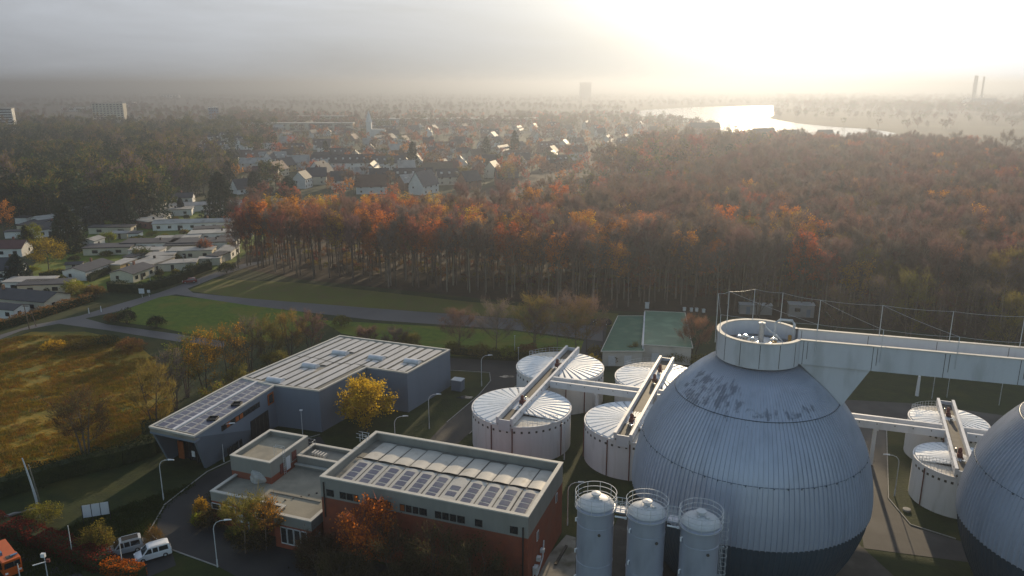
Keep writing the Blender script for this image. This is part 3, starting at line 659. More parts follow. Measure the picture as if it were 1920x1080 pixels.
# ================================================================== brick hall
def wall_box(parent, name, m, c, d, rot=0): 
    mb = MB(); mb.box(c, d, rot); return mb.build(name, m, parent)
BHc = (-9.08, 93.25); BL, BW, BHh = 28.7, 14.55, 10.7
bh = thing('brick_hall', 'flat-roofed red brick hall with grey band and rows of curved solar strips on its roof', 'building', (*BHc, 0), A20)
hx, hy = BL / 2, BW / 2
rect = lambda a, b: [(-a, -b), (a, -b), (a, b), (-a, b)]
m1 = MB(); m1.prism(rect(hx - .02, hy - .02), 0, 7.75); m1.build('brick_wall', 'brick', bh)
m1 = MB(); m1.band(rect(hx, hy), .34, 7.75, 10.56); m1.build('fascia', 'fascia', bh)
m1 = MB(); m1.band(rect(hx + .06, hy + .06), .52, 10.56, 10.72); m1.build('coping', 'coping', bh)
m1 = MB(); rows = []
for y, z in ((-hy + .3, 9.35), (.35, 9.75), (hy - .3, 9.4)): rows.append([(-hx + .3, y, z), (hx - .3, y, z)])
m1.grid(rows); m1.build('roof', 'roof_felt', bh)
def roof_z(y): return 9.35 + .4 * (y + hy - .3) / (hy + .05) if y < .35 else 9.75 - .35 * (y - .35) / (hy - .65)
def strip(x0, wd, y0, y1, cells, parent, tilt=0.0, curl=0.0):
    mb = MB(); n = 6; rows = []
    for i in range(n + 1):
        f = i / n; y = y0 + (y1 - y0) * f
        rows.append([(x0 + wd * (j / 6 - .5), y, roof_z(y) + .10 + .08 * math.sin(math.pi * min(1, (j / 6) * 1.15)) + tilt * (j / 6) + (curl if i == 0 and j in (0, 1) else 0)) for j in range(7)])
    mb.grid(rows)
    b = [[Vector(p) - Vector((0, 0, .03)) for p in r] for r in rows]; mb.grid([list(r) for r in b][::-1])
    mb.face([rows[0][0], rows[0][-1], b[0][-1], b[0][0]]) if False else None
    if cells:
        L_ = abs(y1 - y0)
        for c0, c1 in cells:
            ya, yb = y0 + (y1 - y0) * c0, y0 + (y1 - y0) * c1
            q = [];
            for y in (ya, (ya + yb) / 2, yb):
                q.append([(x0 + wd * (fx - .5), y, roof_z(y) + .125 + .08 * math.sin(math.pi * min(1, fx * 1.15)) + tilt * fx) for fx in (.22, .36, .5, .64, .80)])
            mb.grid(q, False, 1)
    return mb.build('solar_strip', ['membrane', 'solar'], parent)
for k in range(11):
    x = -hx + 2.6 + k * 2.42
    strip(x, 2.24, -hy + .9 + (.5 if k % 3 == 1 else .15), .05, [(.12, .28), (.32, .48), (.52, .68), (.72, .88)] if k != 6 else [(.3, .45), (.52, .67)], bh, random.uniform(-.04, .08), .10 if k in (0, 3, 7, 10) else 0)
    strip(x + .25, 2.26, .62, hy - .9 - random.uniform(0, .5), None, bh, random.uniform(-.02, .08))
m1 = MB(); path = []
for i in range(60): path.append((-hx + .9 + i * (BL - 1.8) / 59, .34 + .14 * math.sin(i * 1.27), 9.92 + .03 * math.sin(i * 2.1)))
m1.tube(path, .07, 5); m1.build('cable_duct', 'black', bh)
fr = [(.03, .068), (.10, .132), (.136, .168), (.172, .196), (.235, .262), (.266, .292), (.296, .325), (.332, .36), (.405, .43), (.434, .462), (.468, .495), (.50, .536), (.575, .605), (.61, .64), (.645, .675), (.68, .715), (.762, .796), (.92, .955)]
for i, (a, b) in enumerate(fr):
    x = -hx + BL * (a + b) / 2; f_ = wall_box(bh, 'window', 'dark_frame', (x, -hy - .02, 8.55), (BL * (b - a), .06, .95))
    wall_box(f_, 'pane', 'orange_panel' if i in (3, 5, 7, 8) else 'glass', (x, -hy - .06, 8.55), (BL * (b - a) - .16, .03, .8))
for y, z in ((-3.6, 6.0), (4.4, 6.9)):
    f_ = wall_box(bh, 'window', 'white_paint', (hx + .02, y, z), (.06, .75, 1.3)); wall_box(f_, 'pane', 'glass', (hx + .06, y, z), (.02, .3, 1.1))
m1 = MB(); m1.tube([(hx - .6, -hy - .14, .2), (hx - .6, -hy - .14, 9.2)], .09, 6); m1.tube([(-hx + .55, -hy - .14, 5), (-hx + .55, -hy - .14, 10.0)], .09, 6); m1.build('downpipe', 'dark_frame', bh)
for y, z, s in ((-5.2, 2.3, .9), (-4.0, 3.1, .55), (-2.5, 3.3, .5)):
    wall_box(bh, 'equipment_box', 'galv', (hx + .3, y, z), (.5, s, s))
m1 = MB(); m1.tube([(hx + .2, -6.3, 1.2), (hx + .5, -5, 1.6), (hx + .5, -3, 2.6), (hx + .2, -1.6, 4.2)], .09, 6); m1.tube([(hx + .25, -6.0, .3), (hx + .25, -6.0, 3.2)], .08, 6); pieces(m1, 'pipework', 'galv', bh)
# ladder frame at the corner of the roof
m1 = MB()
for x in (-.5, .5):
    for y in (-.35, .35): m1.tube([(-hx + .2 + x, hy - 3.6 + y, 10.7), (-hx + .2 + x, hy - 3.6 + y, 11.9)], .035, 5)
for z in (11.3, 11.9):
    for y in (-.35, .35): m1.tube([(-hx - .9, hy - 3.6 + y, z), (-hx + .9, hy - 3.6 + y, z)], .03, 5)
m1.build('roof_ladder', 'galv', bh)

# annex
def flat_block(name, label, pts, z, floor_h, roofm, wallm='brick', fas=1.5, cop=.5, fasm='fascia', depth=.55, cat='building'):
    t = thing(name, label, cat, (0, 0, 0))
    mb = MB(); mb.prism(inset(pts, .03) if area(pts) > 0 else inset(pts[::-1], .03), floor_h, z - fas); mb.build('brick_wall', wallm, t)
    mb = MB(); mb.band(pts, .3, z - fas, z - .14); mb.build('fascia', fasm, t)
    P = pts if area(pts) > 0 else pts[::-1]
    mb = MB(); mb.band(inset(P, -.05), cop, z - .14, z); mb.build('coping', 'coping', t)
    mb = MB(); mb.face([(x, y, z - depth) for x, y in inset(P, .28)]); mb.build('roof', roofm, t)
    return t
def area(p): return sum(p[i][0] * p[(i + 1) % len(p)][1] - p[(i + 1) % len(p)][0] * p[i][1] for i in range(len(p)))
ex, ey = Vector((math.cos(A20), math.sin(A20))), Vector((-math.sin(A20), math.cos(A20)))
def off(p, a, b): q = Vector(p) + ex * a + ey * b; return (q.x, q.y)
Z1 = 5.0
a1 = G(394, 920, Z1); a4 = G(584, 981, Z1)
hallc = off(BHc, -hx - .03, -hy + 1.9)
# front corner points share the hall's axes
a2 = off(a1, (Vector(G(527, 950, Z1)) - Vector(a1)).dot(ex), 0); a3 = off(a2, 0, -1.9); a4 = off(a3, 5.9, 0)
hx_line = (Vector(hallc) - Vector(a4)).dot(ex)
a5 = off(a4, 0, 2.6); a6 = off(a5, (Vector(hallc) - Vector(a5)).dot(ex), 0)
a7 = off(a6, 0, 10.5); a8 = off(a7, -(Vector(a7) - Vector(a1)).dot(ex), 0)
annex = flat_block('brick_annex', 'low brick annex with pale flat roof and stepped white-edged parapet beside the brick hall', [a1, a2, a3, a4, a5, a6, a7, a8], Z1, 0, 'roof_gravel')
m1 = MB(); mid = off(a4, -.8, .05)
for i in range(4):
    c = off(a3, 1.5 + i * 1.05, -.03); f_ = wall_box(annex, 'window', 'galv', (c[0], c[1], 2.0), (.95, .1, 2.5), A20); c2 = off(c, 0, -.06); wall_box(f_, 'pane', 'glass', (c2[0], c2[1], 2.05), (.8, .03, 2.2), A20)
for fx in (.8, 3.4, 6.0, 8.2):
    c = off(a1, fx, -.02); f_ = wall_box(annex, 'window', 'galv', (c[0], c[1], 2.75), (1.5, .08, .9), A20); c2 = off(c, 0, -.05); wall_box(f_, 'pane', 'glass', (c2[0], c2[1], 2.75), (1.3, .03, .72), A20)
c = off(a4, .02, 1.2); wall_box(annex, 'door', 'grey_panel', (c[0], c[1], 1.3), (.08, 1.1, 2.3), A20)
c = off(a1, 5.2, -.35); wall_box(annex, 'air_unit', 'galv', (c[0], c[1], 1.9), (1.0, .5, .9), A20)
c = off(a1, 6.3, -.2); m1 = MB(); m1.tube([(c[0], c[1], .3), (c[0], c[1], 3.0)], .12, 8); m1.build('flue_pipe', 'galv', annex)
# roof seam kerb and drain dots
m1 = MB(); s0, s1 = off(a1, 7.6, 3.4), off(a6, -.3, 4.9); s2 = off(a1, 7.6, 1.0)
for p, q in ((s0, off(s0, 8.2, 0)),): m1.box(((p[0] + q[0]) / 2, (p[1] + q[1]) / 2, Z1 - .48), (math.dist(p, q), .22, .14), A20)
m1.build('roof_kerb', 'roof_felt', annex)
m1 = MB()
for i in range(9):
    p = off(a1, 9.4 + i * .75, .6 + i * .78); m1.lathe([(.14, 0), (.14, .12), (.01, .12)], 8, (p[0], p[1], Z1 - .54))
pieces(m1, 'roof_vent', 'hatch_dark', annex)
# penthouse
Z2 = 7.9
q = poly([(431, 853), (505, 868)], Z2); pw = (Vector(q[1]) - Vector(q[0])).dot(ex)
b1 = q[0]; b2 = off(b1, pw, 0); b3 = off(b2, 0, 9.3); b4 = off(b1, 0, 9.3)
pent = flat_block('stair_block', 'taller oblong block with white-edged roof rising behind the low brick annex', [b1, b2, b3, b4], Z2, 0, 'roof_gravel', fas=2.4, depth=.8)
for fy, wd, hh, mm_, zz in ((2.6, .9, 1.5, 'rust_red', 5.75), (5.6, 1.1, 1.4, 'rust_red', 6.4), (4.1, .95, 2.0, 'white_paint', 5.9)):
    c = off(b2, .03, fy); wall_box(pent, 'door' if hh > 1.8 else 'shutter', mm_, (c[0], c[1], zz), (.07, wd, hh), A20)
m1 = MB(); c = off(b2, .12, 3.1)
for s in (-.22, .22):
    p = off(c, 0, s); m1.tube([(p[0], p[1], 4.6), (p[0], p[1], 8.9)], .03, 5); p2 = off(p, -1.5, 0); m1.tube([(p[0], p[1], 8.9), (p2[0], p2[1], 8.9), (p2[0], p2[1], 7.4)], .03, 5)
for i in range(9): p, p2 = off(c, 0, -.22), off(c, 0, .22); m1.tube([(p[0], p[1], 4.8 + i * .35), (p2[0], p2[1], 4.8 + i * .35)], .02, 4)
m1.build('roof_ladder', 'galv', pent)
# link roof behind
Z3 = 6.2
c1 = off(b3, .15, -3.2); wdt = (Vector(hallc) - Vector(c1)).dot(ex) - .12
lnk = flat_block('link_block', 'small flat-roofed block with railing between the stair block and brick hall', [c1, off(c1, wdt, 0), off(c1, wdt, 4.4), off(c1, 0, 4.4)], Z3, 0, 'roof_felt', fas=1.3, depth=.6)
m1 = MB(); c = off(c1, wdt - 1.6, .3)
for i in range(4):
    p = off(c, i * .32, 0); m1.tube([(p[0], p[1], Z3 - .6), (p[0], p[1], Z3 + .55)], .03, 5)
    p2 = off(p, 0, 1.2); m1.tube([(p2[0], p2[1], Z3 - .6), (p2[0], p2[1], Z3 + .55)], .03, 5); m1.tube([(p[0], p[1], Z3 + .55), (p2[0], p2[1], Z3 + .55)], .03, 5)
m1.build('railing', 'pipe_bright', lnk)
m1 = MB()
for i in range(5): p = off(c1, 1.6 + i * .55, 2.1 - .1 * i); m1.box((p[0], p[1], Z3 - .3), (.22, 1.0, .5), A20)
pieces(m1, 'roof_vent', 'deck_pale', lnk)
m1 = MB(); c = off(c1, -.3, 4.0)
for zz in (Z3 + .2, Z3 + .8): m1.tube([off(c, -.9, 0) + (zz,), off(c, .9, 0) + (zz,), off(c, .9, -.9) + (zz,)], .03, 5)
for a_, b_ in ((-.9, 0), (.9, 0), (.9, -.9)): p = off(c, a_, b_); m1.tube([p + (Z3 - .3,), p + (Z3 + .8,)], .03, 5)
m1.build('railing', 'pipe_bright', lnk)
# bagged heap on the annex roof
bmx = bmesh.new(); bmesh.ops.create_icosphere(bmx, subdivisions=4, radius=1.0)
for v in bmx.verts:
    n = math.sin(v.co.x * 5 + v.co.y * 3) * .07 + math.sin(v.co.z * 7 + v.co.x * 4) * .06 + random.uniform(-.03, .03)
    v.co *= 1 + n; v.co.x *= 1.45; v.co.y *= 1.3; v.co.z = max(v.co.z * 1.45, -.55)
me = bpy.data.meshes.new('tarp_heap'); bmx.to_mesh(me); bmx.free(); me.materials.append(M['tarp'])
c = G(490, 893, Z1); o = link('tarp_heap', me, None, (c[0], c[1], Z1 + .02)); tag(o, 'crumpled pale tarpaulin heap on the flat annex roof', 'tarp')

# ================================================================== grey hall
gh = thing('grey_hall', 'long blue-grey hall with sloping front, solar cells and striped membrane roof', 'building', (0, 0, 0))
Zg = 8.0
A0 = (-49.8, 133.7); A1 = (-37.1, 158.5); A2 = (-12.6, 149.2); A3 = (-19.6, 135.9); A4 = (-27.8, 139.0); A5 = (-34.0, 127.2); A6 = (-42.6, 129.8)
main = [A0, A6, A5, A4, A3, A2, A1]
m1 = MB(); m1.prism(inset(main, .02), 0, Zg - .25, top=False); m1.build('wall', 'grey_panel', gh)
m1 = MB(); m1.band(inset(main, -.04), .4, Zg - .25, Zg); m1.build('coping', 'coping', gh)
m1 = MB(); m1.face([(x, y, Zg - .28) for x, y in inset(main, .3)]); m1.build('roof', 'roof_felt', gh)
v1 = (Vector(A2) - Vector(A1)).normalized(); v2 = (Vector(A1) - Vector(A0)).normalized(); det = v1.x * v2.y - v1.y * v2.x
def st(p): d = Vector(p) - Vector(A0); return ((d.x * v2.y - d.y * v2.x) / det, (v1.x * d.y - v1.y * d.x) / det)
def xy(s, t): q = Vector(A0) + v1 * s + v2 * t; return (q.x, q.y)
ps = [st(p) for p in main]
def span(s):
    ts = []
    for (a, ta), (b, tb) in zip(ps, ps[1:] + ps[:1]):
        if (a - s) * (b - s) < 0: ts.append(ta + (tb - ta) * (s - a) / (b - a))
    return (min(ts), max(ts)) if len(ts) > 1 else None
sky_px = [(638, 661), (706, 670), (773, 677), (582, 685), (516, 712)]
skys = [st(G(u, v, Zg)) for u, v in sky_px]
s = 1.25; k = 0
while s < 25.6:
    sp_ = [span(s - .7), span(s + .7)]
    if all(sp_):
        lo, hi = max(sp_[0][0], sp_[1][0]) + .6, min(sp_[0][1], sp_[1][1]) - .9
        cuts = [lo, 13.4 + .5 * math.sin(k), hi] if lo < 11 else [lo, hi]
        for a, b in zip(cuts, cuts[1:]):
            segs = [(a + .12, b - .12)]
            for (ss, tt) in skys:
                if abs(ss - s) < 2.0:
                    nsg = []
                    for (p, q_) in segs:
                        if p < tt < q_ or abs(p - tt) < 1.4 or abs(q_ - tt) < 1.4:
                            if tt - 1.35 - p > 1: nsg.append((p, tt - 1.35))
                            if q_ - tt - 1.35 > 1: nsg.append((tt + 1.35, q_))
                        else: nsg.append((p, q_))
                    segs = nsg
            for p, q_ in segs:
                mb = MB(); wdd = 1.5 if k % 5 else 1.15
                rows = [[xy(s + wdd * (j / 4 - .5), t) + (Zg - .14 + .07 * math.sin(math.pi * min(1, j / 4 * 1.1)),) for j in range(5)] for t in (p, (p + q_) / 2, q_)]
                mb.grid(rows); mb.build('roof_strip', 'membrane_grey', gh)
    s += 1.92; k += 1
for (u, v) in sky_px:
    c = G(u, v, Zg); mb = MB(); mb.box((0, 0, .15), (3.3, 1.5, .34)); rows = []
    for i in range(7): a = math.pi * i / 6; rows.append([(-1.55, -.68 * math.cos(a), .3 + .42 * math.sin(a)), (1.55, -.68 * math.cos(a), .3 + .42 * math.sin(a))])
    mb.grid(rows); mb.face([r[0] for r in rows][::-1]); mb.face([r[1] for r in rows])
    o = mb.build('skylight', 'white_paint', gh, (c[0], c[1], Zg - .28)); o.rotation_euler = (0, 0, A20)
# sloping front wing
W0 = (-57.3, 112.5); W1 = (-48.8, 109.0); W2 = A6; W3 = A0
Bf1 = G(387, 878, 0); Bf0 = (Bf1[0] - 7.6, Bf1[1] + 2.9)
m1 = MB(); th = .45
def slab(p_top0, p_top1, p_bot0, p_bot1, inward):
    n = Vector(inward).normalized() * th
    A_ = [(*p_top0, Zg - .3), (*p_top1, Zg - .3), (*p_bot1, 0), (*p_bot0, 0)]
    B_ = [(x + n.x, y + n.y, z) for x, y, z in A_]
    m1.face(A_); m1.face(B_[::-1])
    for i in range(4): j = (i + 1) % 4; m1.face([A_[i], A_[j], B_[j], B_[i]])
slab(W1, W2, Bf1, W2, (-ex.x, -ex.y)); slab(W0, W3, Bf0, W3, (ex.x, ex.y)); m1.build('side_wall', 'grey_panel', gh)
m1 = MB(); m1.band(inset([W0, W1, W2, W3], -.04), .35, Zg - .3, Zg - .02); m1.build('coping', 'coping', gh)
m1 = MB(); m1.prism(inset([W0, W1, W2, W3], .05), Zg - .9, Zg - .34); m1.build('roof', 'roof_felt', gh)
m1 = MB(); P = inset([W0, W1, W2, W3], .03); m1.prism([P[0], P[1], (P[1][0] + .4, P[1][1] + 1.2), (P[0][0] + .4, P[0][1] + 1.2)], Zg - 1.25, Zg - .905); m1.build('front_beam', 'grey_panel', gh)
rec0 = Vector(Bf0) + Vector((.7, 1.8)); rec1 = Vector(Bf1) + Vector((-.2, 1.4))
m1 = MB(); m1.face([(*rec0, 0), (*rec1, 0), (*(rec1 + Vector((.4, 1.0))), Zg - .9), (*(rec0 + Vector((.4, 1.0))), Zg - .9)]); m1.build('front_glazing', 'glass', gh)
dv = (rec1 - rec0).normalized(); nrmv = Vector((dv.y, -dv.x)); ra = math.atan2(dv.y, dv.x)
c = rec0 + dv * 2.0 + nrmv * .5; wall_box(gh, 'door', 'orange_panel', (c.x, c.y, 1.6), (1.25, .16, 3.1), ra)
for i, f in enumerate((.4, 3.9, 5.6, 7.2)):
    c = rec0 + dv * f + nrmv * .35; wall_box(gh, 'front_post', 'dark_frame', (c.x, c.y, 3.5), (.16, .16, 6.9), ra)
c = rec0 + dv * 4.7 + nrmv * .4; wall_box(gh, 'notice_panel', 'tank_wall', (c.x, c.y, 1.4), (.7, .08, 1.0), ra)
# wing roof: solar cells in four rows, white ridge strip, two hatches
def wq(s, t): 
    a = Vector(W0).lerp(Vector(W1), s); b = Vector(W3).lerp(Vector(W2), s); q = a.lerp(b, t); return (q.x, q.y)
for s0, s1 in ((.05, .245), (.255, .445), (.53, .72), (.73, .95)):
    mb = MB(); mb.face([wq(s0, .04) + (Zg - .22,), wq(s1, .04) + (Zg - .22,), wq(s1, .985) + (Zg - .22,), wq(s0, .985) + (Zg - .22,)])
    for i in range(13):
        t0, t1 = .05 + i * .072, .05 + i * .072 + .058
        if s0 > .7 and i in (3, 7): continue
        d = .02; mb.face([wq(s0 + d, t0) + (Zg - .19,), wq(s1 - d, t0) + (Zg - .19,), wq(s1 - d, t1) + (Zg - .19,), wq(s0 + d, t1) + (Zg - .19,)], 1)
    mb.build('solar_strip', ['membrane_grey', 'solar'], gh)
m1 = MB(); p, q_ = wq(.485, .03), wq(.485, .99); m1.box(((p[0] + q_[0]) / 2, (p[1] + q_[1]) / 2, Zg - .12), (math.dist(p, q_), .5, .3), math.atan2(q_[1] - p[1], q_[0] - p[0])); m1.build('ridge_strip', 'white_paint', gh)
for t in (.285, .57):
    c = wq(.84, t); mb = MB(); mb.band([(c[0] + a_, c[1] + b_) for a_, b_ in ((-.75, -.75), (.75, -.75), (.75, .75), (-.75, .75))], .12, Zg - .19, Zg + .12); mb.box((c[0], c[1], Zg - .15), (1.2, 1.2, .05)); mb.build('roof_hatch', 'dark_frame', gh)
# wing side windows
wa = math.atan2(W2[1] - W1[1], W2[0] - W1[0]); wl = math.dist(W1, W2); wd_ = Vector((math.cos(wa), math.sin(wa))); wn = Vector((wd_.y, -wd_.x))
def on_wall(f, z, wdd, hh, m, name, proud=.03, par=gh, thk=.08):
    c = Vector(W1) + wd_ * (f * wl) + wn * proud; return wall_box(par, name, m, (c.x, c.y, z), (wdd, thk, hh), wa)
for i in range(9):
    f = .32 + i * .054; o = on_wall(f, 6.3, 1.05, .95, 'dark_frame', 'window'); on_wall(f, 6.3, .85, .78, 'orange_panel' if i in (1, 3, 4) else 'glass', 'pane', .075, o, .02)
for f, wdd, mm_ in ((.36, 1.0, 'glass'), (.43, 1.6, 'glass'), (.50, .7, 'glass')):
    o = on_wall(f, 1.7, wdd, 1.3, 'dark_frame', 'window'); on_wall(f, 1.7, wdd - .2, 1.1, mm_, 'pane', .075, o, .02)
o = on_wall(.76, 2.3, 5.2, 4.0, 'dark_frame', 'gate')
for i in range(4): on_wall(.70 + i * .052, 2.3, .1, 3.8, 'hatch_dark', 'gate_post', .09, o, .06)
o = on_wall(.93, 6.0, 1.8, 2.1, 'orange_panel', 'window'); on_wall(.93, 6.0, 1.1, 1.5, 'glass', 'pane', .075, o, .02)

# ================================================================== sheds with green roofs
def shed(name, label, pts, hw, roofm='green_roof'):
    t = thing(name, label, 'shed', (0, 0, 0), 0, 'green-roofed sheds')
    P = pts if area(pts) > 0 else pts[::-1]
    mb = MB(); mb.prism(P, 0, hw); mb.build('wall', 'render_pale', t)
    mb = MB(); mb.prism(inset(P, -.35), hw + .01, hw + .2); mb.build('roof', roofm, t)
    mb = MB(); mb.band(inset(P, -.37), .16, hw + .06, hw + .27); mb.build('gutter', 'coping', t)
    return t
sh1 = shed('green_roofed_shed', 'pale shed with dull green roof nearer the parked dark car', [(19.9, 160.8), (28.7, 160.8), (33.0, 187.1), (27.0, 187.1)], 3.4)
sh2 = shed('green_roofed_shed', 'pale shed with brighter green roof and white verge next to bare shrubs', [(29.2, 163.5), (39.5, 161.4), (43.6, 188), (34.2, 189.5)], 4.0, 'green_roof_light')
m1 = MB(); p, q_ = (28.95, 162.2), (33.7, 188.4); m1.box(((p[0] + q_[0]) / 2, (p[1] + q_[1]) / 2, 4.0), (math.dist(p, q_), .3, .75), math.atan2(q_[1] - p[1], q_[0] - p[0])); m1.build('verge', 'white_paint', sh2)
for t, y, xs in ((sh1, 160.78, (22, 25.5)), (sh2, 162.9, (31.8,))):
    for x in xs: wall_box(t, 'door', 'galv', (x, y - .02 - (x - 29.2) * .2 * (t is sh2) + (.6 if t is sh2 else 0) * 0, 1.3), (1.6, .1, 2.3))

# ================================================================== street lamps, poles, signs
def lamp_proto(name, hgt, arm):
    t = thing(name, '', 'lamp', (0, 0, 0))
    mb = MB(); mb.tube([(0, 0, 0), (0, 0, 1.1)], .10, 8); mb.tube([(0, 0, 1.1), (0, 0, hgt - 1.1), (.12, 0, hgt - .6), (.42, 0, hgt - .2), (arm * .6, 0, hgt), (arm, 0, hgt + .04)], .065, 7, r2=.05); mb.build('pole', 'galv', t, smooth=True)
    mb = MB(); mb.tube([(arm - .1, 0, hgt + .05), (arm + .15, 0, hgt + .06), (arm + .6, 0, hgt + .05), (arm + .8, 0, hgt)], .13, 8, r2=.07); mb.build('lamp_head', 'lamp_glass', t, smooth=True)
    return t
lp = lamp_proto('street_lamp', 6.6, 1.5)
LG = 'curved street lamps around the plant'
LAMPS = [((307, 938), 0, 'grey curved street lamp on the grass edge in front of the sloping grey hall front'), ((408, 1063), .15, 'grey curved street lamp at the driveway kerb near the white vans'),
         ((420, 866), .3, 'grey street lamp standing by the side wall of the grey hall wing'), ((805, 804), .1, 'grey street lamp on the lawn strip behind the yellow tree'),
         ((903, 724), .2, 'grey street lamp at the far corner of the lawn by the yard'), ((1058, 862), 3.1, 'grey street lamp beside the brick hall corner in front of the tank'),
         ((1677, 930), 2.9, 'green-grey street lamp on the lawn between digester and small tanks'), ((1064, 985), .1, 'grey street lamp between brick hall and the first silo'), ((742, 850), .2, 'grey street lamp whose head shows over the brick hall roof')]
for i, (px, r, lb) in enumerate(LAMPS):
    x, y = G(*px)
    if i == 0: lp.location = (x, y, 0); lp.rotation_euler = (0, 0, r); tag(lp, lb, 'lamp', LG)
    else: dup(lp, (x, y, 0), r, lb, LG)
t = thing('street_lamp', 'straight slim lamp post against the grey hall corner wall', 'lamp', (*G(568, 821), 0))
m1 = MB(); m1.tube([(0, 0, 0), (0, 0, 5.2)], .07, 7, r2=.05); m1.build('pole', 'galv', t); m1 = MB(); m1.box((0, 0, 5.25), (.5, .3, .14)); m1.build('lamp_head', 'lamp_glass', t)
def pole(name, label, px, hgt, r, m='galv', cat='pole', arms=(), lean=0, z=0):
    x, y = G(*px); t = thing(name, label, cat, (x, y, z))
    mb = MB(); mb.tube([(0, 0, 0), (lean, 0, hgt)], r, 7, r2=r * .7); mb.build('shaft', m, t)
    for zz, l in arms:
        mb = MB(); mb.box((0, 0, zz), (l, .1, .1)); mb.build('cross_arm', m, t)
    return t
pole('utility_pole', 'dark wooden utility pole leaning beside the road on the left edge', (55, 617), 6.5, .14, 'bark', arms=((6.0, 1.4),), lean=-.4)
pole('utility_pole', 'short dark brace pole standing right next to the leaning utility pole', (68, 612), 4.6, .12, 'bark', lean=-.9)
pole('lamp_post', 'thin lamp post in front of the long dark hedge', (284, 543), 6.0, .07, arms=((5.9, .5),))
pole('lamp_post', 'thin lamp post by the hedge gap near the red car', (347, 512), 6.0, .07, arms=((5.9, .8),))
pole('flue_pole', 'stout pale vent pipe standing on the grass behind the right tanks', (1719, 742), 4.2, .35, 'tank_wall', 'pipe')
for px, h_, lb in (((1747, 748), 7.5, 'thin grey pole with a lamp behind the right tanks'), ((1775, 745), 6.5, 'thinner dark pole near the vent pipe'), ((965, 672), 5.5, 'thin grey pole left of the back tank'), ((972, 676), 3.2, 'shorter thin grey post left of the back tank'), ((1873, 760), 7, 'thin grey pole on the grass near the cut-off digester')):
    pole('thin_pole', lb, px, h_, .06, arms=((h_ - .1, .35),))
pole('white_post', 'small white post at the tip of the grass triangle', (167, 588), 1.6, .14, 'white_paint', 'post')
pole('white_post', 'small white post on the grass triangle near the dark bush', (190, 585), 1.7, .14, 'white_paint', 'post')
for i, px in enumerate(((267, 558), (280, 556))):
    t = pole('road_sign', ('white rectangular road sign at the grass island corner', 'smaller white road sign beside the larger one at the island')[i], px, 1.5, .05, 'galv', 'sign'); wall_box(t, 'sign_board', 'white_paint', (0, -.08, 2.0 - i * .4), (1.6 - i * .7, .06, 1.5 - i * .7))
# three-part notice board
c = Vector(G(183, 978)); t = thing('notice_board', 'blank white notice board of three panels on the lawn', 'board', (c.x, c.y, 0), R(20))
for x in (-1.72, -.56, .56, 1.72):
    m1 = MB(); m1.tube([(x, 0, 0), (x, 0, 2.9)], .05, 6); m1.build('post', 'dark_frame', t)
for i, x in enumerate((-1.14, 0, 1.14)): wall_box(t, 'panel', 'white_paint', (x, -.04, 1.9), (1.04, .05, 1.9))
# tilted steel fins on the lawn
c = Vector(G(70, 945)); t = thing('steel_sculpture', 'tall tapering pair of pale metal fins leaning on the lawn', 'sculpture', (c.x, c.y, 0), R(-20))
for x0, x1, w0, h_, m_ in ((0, -1.5, .55, 7.2, 'galv'), (.5, -.4, .4, 6.3, 'pipe_bright')):
    mb = MB(); rows = []
    for i in range(9):
        f = i / 8; x = x0 + (x1 - x0) * f ** 1.3; ww = w0 * (1 - f * .7); rows.append([(x - ww / 2, -.05, h_ * f), (x + ww / 2, -.05, h_ * f), (x + ww / 2, .05, h_ * f), (x - ww / 2, .05, h_ * f)])
    mb.grid(rows, True); mb.face(rows[-1]); mb.build('fin', m_, t)
c = Vector(G(40, 962)); m1 = MB(); pth = [(c.x - 2, c.y - 2.2, .25), (c.x - .6, c.y - .5, .25), (c.x + 1.2, c.y + .5, .25), (c.x + 3.2, c.y + .9, .25)]
m1.tube(pth, .25, 6); o = m1.build('low_wall', 'kerb'); tag(o, 'low curved pale wall on the lawn by the metal fins', 'wall')

